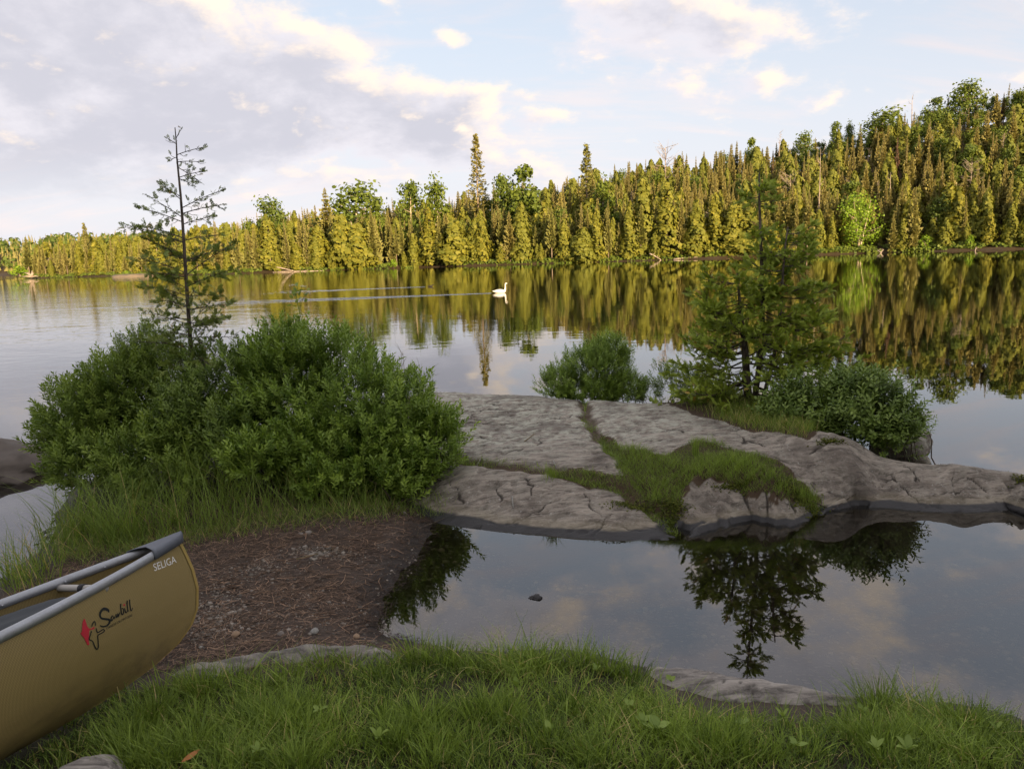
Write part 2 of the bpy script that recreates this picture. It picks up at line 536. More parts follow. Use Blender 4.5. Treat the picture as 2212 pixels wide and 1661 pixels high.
M = {}
M['rock'] = rock_mat()
M['ground'] = ground_mat()
M['water'] = water_mat()
M['turf'] = leaf_mat('lawn_grass', (0.050, 0.095, 0.016), (0.360, 0.480, 0.085), (0.58, 0.47, 0.20), 0.35, 0.5)
M['sedge'] = leaf_mat('sedge', (0.096, 0.156, 0.030), (0.324, 0.432, 0.084), (0.552, 0.432, 0.192), 0.35, 0.45)
M['straw'] = leaf_mat('straw', (0.16, 0.12, 0.06), (0.30, 0.24, 0.14), None, 0.1, 0.7)
M['weed'] = leaf_mat('broad_weed', (0.16, 0.24, 0.05), (0.34, 0.44, 0.11), None, 0.35, 0.45)
M['gale'] = leaf_mat('shrub_leaf', (0.100, 0.185, 0.024), (0.380, 0.510, 0.085), None, 0.30, 0.42, spec=0.4)
M['gale_dull'] = leaf_mat('shrub_leaf_dull', (0.090, 0.160, 0.026), (0.340, 0.440, 0.085), None, 0.30, 0.5)
M['gale_dark'] = leaf_mat('shrub_leaf_dark', (0.080, 0.145, 0.026), (0.300, 0.400, 0.085), None, 0.28, 0.42, spec=0.4)
M['cedar'] = leaf_mat('cedar_spray', (0.131, 0.203, 0.032), (0.478, 0.566, 0.087), (0.620, 0.435, 0.131), 0.30, 0.5)
M['cedar_thin'] = leaf_mat('sapling_spray', (0.105, 0.154, 0.039), (0.336, 0.406, 0.091), (0.504, 0.350, 0.126), 0.25, 0.5)
M['bark'] = bark_mat('cedar_bark', (0.045, 0.036, 0.030), (0.16, 0.13, 0.105), 40)
M['twig'] = bark_mat('twig', (0.05, 0.038, 0.028), (0.15, 0.12, 0.09), 60)
M['f_bark'] = bark_mat('spruce_bark', (0.15, 0.11, 0.08), (0.36, 0.28, 0.21), 6)
M['birch_bark'] = bark_mat('birch_bark', (0.36, 0.28, 0.20), (0.62, 0.52, 0.40), 5)
M['dead_wood'] = bark_mat('bleached_wood', (0.24, 0.18, 0.14), (0.48, 0.40, 0.33), 8)
M['f_spruce'] = leaf_mat('spruce_needles', (0.145, 0.160, 0.040), (0.415, 0.385, 0.110), (0.36, 0.295, 0.11), 0.28, 0.7, 0.55)
M['f_cedar'] = leaf_mat('far_cedar', (0.105, 0.125, 0.015), (0.335, 0.305, 0.040), (0.19, 0.21, 0.036), 0.32, 0.6, 0.7)
M['f_leaf'] = leaf_mat('far_broadleaf', (0.069, 0.109, 0.016), (0.196, 0.241, 0.030), (0.103, 0.149, 0.034), 0.25, 0.55, 0.6)
M['f_birch'] = leaf_mat('far_birch', (0.118, 0.212, 0.016), (0.291, 0.423, 0.032), None, 0.3, 0.5)
M['red_dead'] = leaf_mat('dead_needles', (0.10, 0.055, 0.035), (0.20, 0.11, 0.07), None, 0.05, 0.8)

# ------------------------------------------------------------------ the shape of the land
SHORE = np.array([(-900, 520), (-330, 470), (-165, 400), (-154, 330), (-151, 228), (-115, 213), (-87, 184), (-63, 171), (-42, 170),
                  (-21, 169), (0, 163), (20, 156), (38, 151), (57, 150), (75, 147), (94, 135), (150, 112), (400, 40), (900, -120)], float)
HILL_U = np.array([-3, -0.75, -0.60, -0.45, -0.33, -0.2, -0.07, 0.06, 0.12, 0.25, 0.38, 0.5, 0.62, 0.72, 3])
HILL_H = np.array([4, 4, 3.5, 4, 6, 8, 10, 12, 14, 17, 21, 25, 29, 31, 31], float)


def shore_y(x):
    return np.interp(x, SHORE[:, 0], SHORE[:, 1])


def far_z(x, y):
    s = y - shore_y(x) + vnoise(x * 0.12, y * 0.02, 5, 3) * 1.2
    u = x / np.maximum(y, 40)
    hill = np.interp(u, HILL_U, HILL_H) * (0.30 * sstep(0, 28, s) + 0.70 * sstep(8, 66, s))
    land = 0.55 * sstep(0, 1.6, s) + hill + vnoise(x * 0.06, y * 0.06, 6, 3) * 0.8 * sstep(4, 20, s)
    land = land + 16 * np.exp(-(((x + 330) / 190) ** 2 + ((y - 640) / 120) ** 2)) * sstep(0, 40, s)
    bed = np.maximum(-3.0, s * 0.22)
    return np.where(s > 0, land, bed)


# low islet, beach, pool bed and near bank, all measured at water level or a little above it
NEAR = []
for a in ((945, 1130), (900, 1200), (840, 1300), (835, 1385)):
    NEAR.append((*sight(*a, 0.0)[:2], 0.0))
for px, py, z in ((500, 1350, .13), (450, 1250, .13), (650, 1200, .12), (700, 1300, .08), (600, 1380, .14), (780, 1230, .05), (560, 1150, .14), (860, 1110, .06)):
    NEAR.append((*sight(px, py, z)[:2], z))
NEAR += [(-2.5, 6.5, .20), (-3.5, 6.5, .12), (-3, 7.5, .28), (-4.3, 7, .05), (-2.0, 7.5, .25), (-2.5, 8.5, .20), (-4, 8.3, .12), (-5.0, 7.4, -.06),
         (-3.95, 5.6, 0), (-3.3, 5.4, .05), (-4.2, 6.2, -.02), (-3, 9.5, 0), (-3, 10.3, -.4), (-5, 9.3, -.3), (-6.3, 7.9, -.25), (-5.0, 5.5, -.2), (-4.6, 4.6, -.08),
         (-3.6, 4.7, .06), (-7, 6, -.45), (-7, 10, -.5), (-1.4, 6.6, .14), (-1.6, 8.5, .15),
         (-.5, 6.8, -.10), (.5, 6.5, -.20), (.5, 8, -.10), (2, 7, -.15), (2.5, 8.5, -.02), (3.5, 6.6, -.10), (1, 10.6, -.5), (3.5, 8.6, -.4), (5, 7, -.5),
         (0, 5, -.15), (1, 4.8, -.20), (2, 4.6, -.23), (3, 4.6, -.28), (.5, 4.3, -.10), (2.5, 5.4, -.30), (4, 4, -.28), (5, 5, -.45), (-.5, 5.2, -.06), (6.5, 5, -.5),
         (-.35, 4.04, -.03), (.6, 3.9, -.03), (1.19, 3.65, -.03), (1.74, 3.47, -.02), (2.06, 3.36, -.01), (2.48, 3.2, -.01), (3.4, 2.9, -.02), (6, 2.2, -.05),
         (-.6, 3.8, .11), (.3, 3.6, .13), (1.0, 3.35, .045), (1.7, 3.18, .05), (1.3, 3.4, .03), (1.2, 3.0, .17), (1.8, 2.9, .18), (2.3, 2.95, .13), (3.2, 2.5, .15),
         (-1.9, 3.5, .19), (-1.2, 3.65, .17), (-2.4, 2.25, .33), (-3.2, 3.6, .12), (-4, 2.5, .22), (-6, 1.5, .10), (-5.4, 3.6, -.05),
         (-1, 3.0, .27), (0, 3.0, .27), (1, 2.8, .27), (2, 2.6, .26), (-1, 2.2, .37), (1, 2.1, .38), (-3, 1, .5), (0, 1, .55), (3, 1, .48), (0, -2, .85), (-6, -2, .7), (6, -2, .7)]
near_tps = TPS(NEAR, 1e-3)

ROCK = []
for a in ((945, 1130), (1050, 1145), (1200, 1160), (1350, 1165), (1460, 1162), (1520, 1150), (1570, 1135), (1640, 1125), (1760, 1115), (1850, 1095),
          (1950, 1100), (2050, 1105), (2190, 1103), (2400, 1102)):
    q = sight(*a)
    ROCK += [(q[0], q[1], 0.0), (q[0] - .02, q[1] - .28, -.13), (q[0], q[1] - .9, -.42)]
for px, py, z in ((1000, 1080, .12), (1200, 1090, .15), (1000, 1030, .24), (1200, 1030, .28), (1350, 1100, .14), (1410, 1130, .06), (900, 1060, .10), (890, 1095, .03),
                  (1000, 980, .30), (1150, 960, .36), (1300, 990, .34), (950, 920, .38), (1100, 900, .41), (1250, 900, .43),
                  (910, 850, .45), (1050, 853, .45), (1170, 858, .45), (1300, 866, .46), (1400, 880, .47),
                  (1500, 930, .46), (1650, 965, .42), (1750, 990, .37), (1850, 1010, .31),
                  (1600, 900, .47), (1750, 930, .44), (1850, 960, .38), (1900, 985, .30),
                  (1400, 960, .40), (1500, 1000, .36), (1600, 1010, .34), (1700, 1050, .24), (1450, 1050, .24), (1430, 1090, .15),
                  (1550, 1090, .13), (1650, 1080, .17), (1620, 1040, .27), (1760, 1080, .09), (1800, 1050, .17),
                  (1900, 1050, .12), (1950, 1060, .11), (2000, 1030, .20), (2050, 1050, .15), (2120, 1060, .12), (2100, 1022, .25), (1950, 1003, .28), (2200, 1035, .20), (2180, 1075, .07)):
    ROCK.append((*sight(px, py, z)[:2], z))
for px, py, z in ((910, 850, .45), (1050, 853, .45), (1170, 858, .45), (1300, 866, .46), (1420, 872, .46)):
    q = sight(px, py, z); ROCK += [(q[0] - .05, q[1] + .7, .22), (q[0], q[1] + 1.6, -.4)]
ROCK += [(2.9, 9.3, .25), (3.2, 10, -.4), (3.7, 8.0, .15), (4.1, 8.6, -.4), (3.4, 6.95, .12), (3.9, 6.85, .05), (4.4, 6.6, .05), (5.2, 6.4, .12), (3.5, 7.4, .10), (4.3, 7.4, -.45), (5, 7.2, -.4),
         (6, 6.5, .1), (6, 7.3, -.4), (-1.6, 7.0, .22), (-1.8, 8.0, .26), (-1.7, 9.4, .34), (-2.3, 8.5, .06), (-3, 7, -.3), (-3, 9, -.3), (-2.4, 10.4, -.1), (-1.8, 6.3, -.05)]
rock_tps = TPS(ROCK, 2e-3)


def W2(pts, z=0.3):
    return np.array([sight(a, b, z)[:2] for a, b in pts])


def on_rock(pts):
    """Measured spots carried onto the rock surface."""
    out = []
    for a, b in pts:
        z = .25
        for _ in range(8):
            q = sight(a, b, z); z = .5 * z + .5 * float(np.clip(rock_tps(np.array([q[0]]), np.array([q[1]]))[0], -.1, .6))
        out.append(sight(a, b, z)[:2])
    return np.array(out)


# grassy crevices that part the outcrop into slabs
CREV_LONG = on_rock([(960, 985), (1050, 1000), (1190, 1012), (1260, 1035), (1340, 1060), (1420, 1110), (1470, 1150)])
CREV_BACK = on_rock([(1268, 868), (1262, 900), (1290, 935), (1330, 975), (1370, 1020), (1400, 1060)])
GRASS_PATCH = on_rock([(1300, 930), (1350, 965), (1440, 985), (1500, 955), (1560, 965), (1640, 985), (1720, 1030), (1775, 1075), (1750, 1095), (1690, 1085), (1640, 1062), (1560, 1045),
                  (1500, 1040), (1475, 1075), (1460, 1110), (1420, 1110), (1370, 1085), (1300, 1055), (1200, 1030), (1180, 1010), (1260, 1015), (1340, 1030), (1330, 990), (1290, 950)])
SOIL_STRIP = on_rock([(1400, 885), (1500, 895), (1620, 930), (1740, 952), (1840, 958), (1870, 935), (1800, 905), (1650, 880), (1500, 870)])
NOTCH = on_rock([(1425, 1090), (1470, 1140), (1480, 1160)])
NOTCH2 = on_rock([(1800, 1040), (1815, 1062), (1845, 1070), (1850, 1085), (1872, 1098)])
NOTCH3 = on_rock([(2170, 1040), (2185, 1075), (2195, 1110)])
CRACKS = [on_rock(c) for c in ([(905, 1075), (925, 1045), (940, 1020)], [(960, 1040), (985, 1060), (1000, 1085)], [(1030, 1020), (1045, 1045), (1075, 1050), (1080, 1075)],
                               [(1120, 1025), (1150, 1040), (1150, 1070)], [(1260, 1060), (1275, 1095), (1300, 1120), (1340, 1130)], [(1100, 1120), (1150, 1100), (1210, 1075)],
                               [(1290, 1165), (1310, 1130), (1330, 1110)], [(1010, 940), (1060, 950), (1130, 955), (1190, 950)], [(1060, 985), (1120, 975), (1160, 960), (1165, 940)],
                               [(1000, 905), (1080, 915), (1160, 912), (1230, 900)], [(1040, 870), (1120, 880), (1200, 875)], [(1330, 905), (1400, 920), (1480, 935)],
                               [(1560, 935), (1640, 960), (1720, 985), (1800, 1005)], [(1600, 960), (1680, 995), (1760, 1010)], [(1520, 1060), (1560, 1090), (1590, 1130)],
                               [(1600, 1060), (1640, 1095), (1660, 1120)], [(1700, 1085), (1720, 1110)], [(1900, 1020), (1960, 1045), (1990, 1085), (2030, 1100)],
                               [(1960, 1010), (2010, 1040), (2070, 1035), (2130, 1060)], [(2000, 1070), (2060, 1065), (2100, 1085)], [(1890, 1050), (1930, 1040), (1990, 1050)])]


def warp(x, y, a=0.05, f=4.0):
    return x + a * vnoise(x * f, y * f, 31, 3), y + a * vnoise(x * f, y * f, 32, 3)


def rock_z(x, y, full=False):
    z = rock_tps(x, y)
    xw, yw = warp(x, y, .06, 5.0)
    # foliation: small steps running across the outcrop
    u = (yw * math.cos(.24) - xw * math.sin(.24))
    lay = vnoise(u * 9.0, (xw + u * .3) * 1.3, 41, 4)
    rough = vnoise(x * 1.6, y * 1.6, 42, 3) * .014 + lay * .006 + vnoise(x * 14, y * 14, 43, 3) * .002
    ledge = np.abs(vnoise(u * 3.5, xw * .9, 44, 3))
    rough -= .014 * np.exp(-(ledge / .05) ** 2) * sstep(-.2, .25, vnoise(x * 1.1, y * 1.1, 45, 2))
    crack = np.zeros_like(z)
    for i, c in enumerate(CRACKS):
        d = seg_dist(xw, yw, c)
        crack = np.maximum(crack, np.exp(-(d / (.009 + .006 * vnoise(x * 6, y * 6, 50 + i, 2))) ** 2) * sstep(-.75, -.1, vnoise(x * 5, y * 5, 70 + i, 2)))
    # joints: families of near-straight fractures, each broken into lengths
    for q, (ang, fr, wid, amt) in enumerate(((1.25, 1.5, .006, .9), (-.20, 2.2, .006, .9), (.55, 1.2, .005, .8), (-.16, 6.0, .0045, .6))):
        c_, s_ = math.cos(ang), math.sin(ang)
        along = x * c_ + y * s_; across = -x * s_ + y * c_
        v = across * fr + .35 * vnoise(along * 1.2, across * 1.2, 60 + q, 2) + .05 * vnoise(x * 9, y * 9, 66 + q, 2)
        cell = np.floor(v); dd = np.abs(v - cell - .5) / fr
        on = vnoise(along * 1.5 + cell * 7.7, cell * 3.1, 72 + q, 2)
        crack = np.maximum(crack, amt * np.exp(-(dd / wid) ** 2) * sstep(.12, .4, on) * sstep(-.5, .3, vnoise(x * .9 + q * 5, y * .9, 78, 2)))
    pit = sstep(.70, .95, vnoise(x * 9, y * 14, 56, 2)); rough -= .008 * pit; crack = np.maximum(crack, .4 * pit)
    cre = np.minimum(seg_dist(xw, yw, CREV_LONG), seg_dist(xw, yw, CREV_BACK))
    ch = np.exp(-(cre / .07) ** 2)
    nd = np.minimum(seg_dist(xw, yw, NOTCH), np.minimum(seg_dist(xw, yw, NOTCH2), seg_dist(xw, yw, NOTCH3)))
    nk = np.exp(-(nd / .032) ** 2)
    z = z + rough - .018 * crack - .05 * ch - .09 * nk
    # the broken faces over the pool are cut in steep slanting plates
    fx = sstep(1.25, 1.45, x) * sstep(3.2, 3.0, x) * sstep(6.5, 6.2, y)
    plate = np.abs(((xw * 1.0 - yw * .9) * 5.5) % 1.0 - .5)
    z = z + fx * (.09 * (plate - .25))
    if full:
        soil = np.maximum(.9 * sstep(.09, .03, cre), in_poly(xw, yw, GRASS_PATCH) * 1.0)
        soil = np.maximum(soil, in_poly(xw, yw, SOIL_STRIP) * 1.0)
        soil = np.maximum(soil, sstep(-.9, -1.5, x) * sstep(6.2, 6.6, y))
        return z, np.maximum(crack, .8 * nk), soil
    return z


def ground_z(x, y):
    x = np.asarray(x, float); y = np.asarray(y, float)
    r = np.hypot(x / 1.25, y - 4)
    zn = near_tps(np.clip(x, -9, 8), np.clip(y, -3, 11.5)) + vnoise(x * 1.7, y * 1.7, 21, 4) * .012 + vnoise(x * 7, y * 7, 22, 3) * .006
    back = .85 + .06 * np.maximum(-y - 2, 0) + .3 * vnoise(x * .1, y * .1, 23, 2)
    side = np.where(y < 2.0 - .02 * np.abs(x), .55 * sstep(3, -3, y + .1 * np.abs(x)), -3.0)
    land = np.where(y < -2, np.maximum(back, 0), zn)
    k = sstep(6.0, 9.5, np.maximum(np.abs(x) - 1.5, y - 4.5))
    z = land * (1 - k) + np.where(y < -2, back, np.where(y < 3, .5 * sstep(3, -3, y), -1.2)) * k
    deep = sstep(9, 40, y)
    z = np.where(y > 9, z * (1 - deep) - 3.0 * deep, z)
    return np.where(y > 34, far_z(x, y), z)


def land_z(x, y):
    """Top surface a plant stands on: rock where rock is higher."""
    return np.maximum(ground_z(x, y), rock_z(np.asarray(x, float), np.asarray(y, float)))


def grid_mesh(xs, ys, Z):
    X, Y = np.meshgrid(xs, ys)
    nx, ny = len(xs), len(ys)
    V = np.stack([X, Y, Z], -1).reshape(-1, 3)
    i = (np.arange(ny - 1)[:, None] * nx + np.arange(nx - 1)[None]).ravel()
    return V, np.stack([i, i + 1, i + nx + 1, i + nx], 1)


def spread(a, b, n, p=2.0):
    return a + (b - a) * np.linspace(0, 1, n)[1:] ** p


def build_ground():
    xs = np.concatenate([spread(-200, -1500, 10, 1.5)[::-1], np.arange(-200, -8, 6.0), np.arange(-8, -4.6, .2), np.arange(-4.6, 4.6, .045), np.arange(4.6, 8, .2),
                         np.arange(8, 200, 6.0), spread(200, 1500, 10, 1.5)])
    ys = np.concatenate([spread(-60, -600, 8)[::-1], np.arange(-60, -2, 5.0), np.arange(-2, 1.8, .2), np.arange(1.8, 10.6, .045), np.arange(10.6, 20, .6), np.arange(20, 124, 6.0),
                         np.arange(124, 260, 1.6), np.arange(260, 700, 10.0), spread(700, 2500, 12)])
    X, Y = np.meshgrid(xs, ys)
    Z = ground_z(X, Y)
    V, F = grid_mesh(xs, ys, Z)
    x, y, z = V.T
    nz = vnoise(x * 2, y * 2, 51, 3)
    edge = np.interp(x, GRASS_EDGE[:, 0], GRASS_EDGE[:, 1])
    at = dict(bed=sstep(.0, -.03, z + nz * .006) * (y > 2) * (y < 40), deep=sstep(-.4, -.9, z), turf=sstep(-.03, .06, edge - y + nz * .04) * (y < 6) + 0.0,
              wood=(y > 60) * (z > -.2) * 1.0)
    sh = np.maximum(sstep(6.0, 6.35, y) * (x < -1) * (y < 12) * (z > 0), 0)
    at['turf'] = np.clip(at['turf'] + sh * .6, 0, 1)
    mb = MB(); mb.add(V, F)
    o = mb.build('ground', M['ground'], smooth=True, attrs=at)
    tag(o, kind='structure')


GRASS_EDGE = W2([(-200, 1600), (330, 1505), (450, 1498), (600, 1490), (690, 1462), (760, 1462), (840, 1455), (880, 1432), (1000, 1430), (1150, 1430), (1250, 1426), (1340, 1434), (1390, 1490), (1430, 1535), (1500, 1560),
                 (1600, 1572), (1700, 1572), (1820, 1545), (1890, 1508), (1960, 1535), (2050, 1545), (2212, 1562), (2500, 1590)], .16)
build_ground()

# water: one level sheet, the land rises through it
mb = MB()
wx = np.array([-3000, -300, -60, -12, 0, 12, 60, 300, 3000.]); wy = np.array([-300, 0, 6, 15, 40, 100, 250, 800, 3500.])
V, F = grid_mesh(wx, wy, np.zeros((9, 9)))
mb.add(V, F)
tag(mb.build('lake_water', M['water']), kind='structure')


# ------------------------------------------------------------------ bedrock outcrop, one part for each slab
def build_outcrop():
    xs = np.arange(-2.5, 5.4, .0125); ys = np.concatenate([np.arange(4.95, 9.6, .0125), np.arange(9.6, 11.0, .04)])
    X, Y = np.meshgrid(xs, ys)
    Z, C, S = rock_z(X, Y, True)
    nx = len(xs)
    V, F = grid_mesh(xs, ys, Z)
    c = V[F].mean(1)
    keep = c[:, 2] > -.34
    F, c = F[keep], c[keep]
    xw, yw = warp(c[:, 0], c[:, 1])
    yl = np.interp(xw, CREV_LONG[:, 0], CREV_LONG[:, 1])
    xb = np.interp(yw, CREV_BACK[::-1, 1], CREV_BACK[::-1, 0])
    front = (yw < yl) & (xw < NOTCH[1, 0] + .02)
    nose = xw > np.interp(yw, NOTCH2[::-1, 1], NOTCH2[::-1, 0]) * (yw < 9) + 99 * (yw > 6.75)
    face = ~front & ~nose & (yw < np.interp(xw, [1.2, 1.6, 2.2, 2.6, 3.1], [6.2, 6.55, 6.55, 6.45, 6.4])) & (xw > 1.2)
    back_l = ~front & ~nose & ~face & (xw < xb)
    back_r = ~front & ~nose & ~face & ~back_l
    root = empty('bedrock_outcrop', (1.5, 7.0, 0))
    tag(root, 'low grey bedrock outcrop with grassy cracks between the pool and the lake', 'rock outcrop')
    names = [('smooth brown-grey slab sloping into the pool', front), ('pale lichen-grey slab left of the grassy crack', back_l), ('long ridge slab under the cedar', back_r),
             ('broken slanting face over the pool', face), ('low smooth nose running out to the right', nose)]
    for lab, msk in names:
        f = F[msk]
        if not len(f): continue
        used = np.unique(f); mp = np.zeros(len(V), int); mp[used] = np.arange(len(used))
        mb = MB(); mb.add(V[used] - np.array([1.5, 7.0, 0]), mp[f])
        o = mb.build('slab', M['rock'], root, smooth=True, attrs=dict(crack=C.ravel()[used], soil=S.ravel()[used]))
        o['label'] = lab


build_outcrop()


# ------------------------------------------------------------------ far forest: one mesh of each kind, then copies
def unit(v):
    return v / (np.linalg.norm(v, axis=-1, keepdims=True) + 1e-12)


def quads(mb, pos, nrm, size, aspect, tint, mat=0, roll=None):
    """Leaf-clump faces: a ragged five-pointed patch for each position."""
    k = np.array([[-1, -.35, 0], [-.3, -1, .12], [.75, -.6, 0], [1, .45, -.1], [.1, .35, .22], [-.7, .9, 0]])
    P = (k * np.array([.5, .5, .5]), [np.array([[0, 1, 4], [1, 2, 4], [2, 3, 4], [4, 5, 0]])])
    n = len(pos)
    s = np.stack([size, size * aspect, size], 1)
    scatter(mb, P, pos, frames(nrm, roll), s, tint, mat)


def spruce_mesh(seed, h=11.0, w=1.25, bare=0.12, sparse=1.0, club=0.0):
    r = np.random.default_rng(seed)
    tr, cr = MB(), MB()
    bend = r.uniform(-.25, .25, 2)
    zz = np.linspace(0, h, 8)
    ax = lambda z: np.stack([bend[0] * (z / h) ** 2, bend[1] * (z / h) ** 2, z], -1)
    tr.add(*tube(ax(zz), .13 * (1 - zz / h) + .012, 5))
    nl = int(h * 3.8)
    for i in range(nl):
        f = (i + r.uniform(0, .8)) / nl
        z = h * (bare + (1 - bare) * f)
        prof = 1.45 * w * (1 - f) ** .92 * (0.6 + .4 * min(1, f * 5)) * r.uniform(.6, 1.2) + .03
        if club and f > .84: prof += club * math.sin((f - .84) / .16 * PI)
        nb = max(3, int(7 * sparse))
        a0 = r.uniform(0, 2 * PI)
        for j in range(nb):
            a = a0 + j * 2 * PI / nb + r.uniform(-.4, .4)
            L = prof * r.uniform(.55, 1.15)
            if f < .25 and r.random() < .35: L *= .5
            d = np.array([math.cos(a), math.sin(a), 0]); sd = np.array([-d[1], d[0], 0])
            b = ax(np.array([z]))[0]
            dr = r.uniform(.25, .5) * L
            tip = b + d * L + np.array([0, 0, -dr + .12 * L])
            mid = b + d * L * .55 + np.array([0, 0, -dr * .75])
            wd = .24 * L + .09
            t = r.uniform(0, .9) * (.45 + .55 * f)
            cr.add(np.array([b, mid + sd * wd, tip, mid - sd * wd, mid + np.array([0, 0, .06])]), [np.array([[0, 1, 4], [1, 2, 4], [2, 3, 4], [3, 0, 4]])], t)
            q = mid + (tip - mid) * r.uniform(0, .6)
            for sg in (-1, 1):
                q = b + (tip - b) * r.uniform(.35, .95) + sd * sg * r.uniform(.05, .2) * L
                cr.add(np.array([q - d * .22 * L - [0, 0, .02], q + d * .25 * L + [0, 0, .05], q + sd * r.uniform(-.15, .15) + np.array([0, 0, -.24 - .22 * L])]), [np.array([[0, 1, 2]])], t * .85)
    return tr.mesh('trunk'), cr.mesh('crown')


def cedar_mesh(seed, h=8.5, w=1.7, n=1250, lumps=9):
    r = np.random.default_rng(seed)
    tr, cr = MB(), MB()
    zz = np.linspace(0, h * .93, 7)
    tr.add(*tube(np.stack([r.normal(0, .05, 7), r.normal(0, .05, 7), zz], 1), .16 * (1 - zz / h) + .02, 5))
    f = r.beta(1.05, 1.35, n) * .98 + .02
    a = r.uniform(0, 2 * PI, n)
    prof = w * np.minimum(1, (f * 4.5 + .45)) * (1 - f) ** .52
    lump = 1 + .32 * np.sin(a * 3 + f * 9 + r.uniform(0, 6)) + .16 * np.sin(a * 5 - f * 23 + r.uniform(0, 6)) + .12 * np.sin(f * 41 + a * 2)
    rad = prof * lump * r.uniform(.55, 1.08, n) ** .6
    pos = np.stack([np.cos(a) * rad, np.sin(a) * rad, f * h + r.normal(0, .1, n)], 1)
    nr = np.stack([np.cos(a), np.sin(a), r.uniform(.1, .9, n)], 1) + r.normal(0, .35, (n, 3))
    quads(cr, pos, nr, r.uniform(.32, .62, n), r.uniform(.6, 1.2, n), np.clip(.5 + .35 * np.sin(a * 4 + f * 30) * .5 + r.normal(0, .22, n), 0, 1))
    return tr.mesh('trunk'), cr.mesh('crown')


def broad_mesh(seed, h=10.0, w=2.6, n=1100, lo=.3, trunks=1, leaf=(.28, .5)):
    r = np.random.default_rng(seed)
    tr, cr = MB(), MB()
    tips = []
    for t in range(trunks):
        a = r.uniform(0, 2 * PI) if trunks == 1 else (t * PI + .2)
        lean = r.uniform(.02, .1) * h if trunks == 1 else .16 * h
        top = np.array([math.cos(a) * lean, math.sin(a) * lean * .5, h * r.uniform(.82, .9)])
        s = np.linspace(0, 1, 7)[:, None]
        P = s * top + np.concatenate([np.sin(s * 3) * .12, np.cos(s * 2.2) * .1 - .1, s * 0], 1)
        tr.add(*tube(P, .17 * (1 - s[:, 0]) + .025, 5)); tips.append(P[-1])
        for k in range(13):
            f = r.uniform(lo, .95); b = P[0] + (P[-1] - P[0]) * f
            aa = r.uniform(0, 2 * PI); L = w * (.5 + .5 * math.sin(min(1, (f - lo) / (1 - lo) + .25) * PI)) * r.uniform(.6, 1.0)
            e = b + np.array([math.cos(aa) * L, math.sin(aa) * L, L * r.uniform(.3, .8)])
            tr.add(*tube(np.array([b, (b + e) / 2 + [0, 0, -.08 * L], e]), [.06, .04, .015], 4)); tips += [e, (b + e) / 2 + [0, 0, .3], b + (e - b) * .75 - [0, 0, .35 * L]]
    tips = np.array(tips)
    k = r.integers(0, len(tips), n)
    off = unit(r.normal(size=(n, 3))) * (r.uniform(.15, 1, n) ** .5)[:, None] * r.uniform(.7, 1.2, len(tips))[k][:, None] * w * .50
    off[:, 2] *= .9
    pos = tips[k] + off
    quads(cr, pos, unit(off) + np.array([0, -.1, .1]) + r.normal(0, .6, (n, 3)), r.uniform(*leaf, n), r.uniform(.6, 1.1, n), np.clip(r.normal(.5, .22, n) + .25 * off[:, 2] / w, 0, 1))
    return tr.mesh('trunk'), cr.mesh('crown')


def snag_mesh(seed, h=9.0, n=14, spread_=1.0):
    r = np.random.default_rng(seed)
    tr, br = MB(), MB()
    zz = np.linspace(0, h, 8)
    ax = np.stack([np.sin(zz * .5) * .08, np.cos(zz * .4) * .08, zz], 1)
    tr.add(*tube(ax, .15 * (1 - zz / h) + .025, 5))
    for i in range(n):
        f = r.uniform(.3, .98); b = np.array([np.interp(f * h, zz, ax[:, 0]), np.interp(f * h, zz, ax[:, 1]), f * h]); a = r.uniform(0, 2 * PI); L = spread_ * r.uniform(.4, 1.0)
        e = b + np.array([math.cos(a) * L, math.sin(a) * L, L * r.uniform(.1, .9)])
        br.add(*tube(np.array([b, (b + e) / 2 + [0, 0, .06], e]), [.035, .025, .01], 3))
        for q in range(2):
            e2 = e + r.normal(0, .3, 3) + [0, 0, .2]; br.add(*tube(np.array([(b + e) / 2, e2]), [.018, .008], 3))
    return tr.mesh('trunk'), br.mesh('bare_limbs')


def pine_mesh(seed, h=17.0):
    """Tall, open, tufted conifer standing out above the rest."""
    r = np.random.default_rng(seed)
    tr, cr = MB(), MB()
    zz = np.linspace(0, h, 9)
    tr.add(*tube(np.stack([np.sin(zz * .2) * .1, zz * 0, zz], 1), .2 * (1 - zz / h) + .03, 6))
    for i in range(50):
        f = .30 + .70 * (i + r.random()) / 50; z = f * h
        L = 2.9 * (1 - f) ** .85 * r.uniform(.45, 1.15) + .22
        for j in range(5):
            a = r.uniform(0, 2 * PI); d = np.array([math.cos(a), math.sin(a), .12])
            n = 6
            pos = np.array([0, 0, z]) + d * (L * r.uniform(.35, 1, n))[:, None] + r.normal(0, .1, (n, 3))
            quads(cr, pos, np.array([[0, 0, 1.0]]) + r.normal(0, .5, (n, 3)), r.uniform(.3, .55, n), r.uniform(.5, .9, n), np.clip(r.normal(.4, .2, n), 0, 1))
    return tr.mesh('trunk'), cr.mesh('crown')


KINDS = {}


def kind(name, meshes, mt, mc):
    for me in meshes:
        me[0].materials.append(M[mt]); me[1].materials.append(M[mc])
    KINDS[name] = meshes


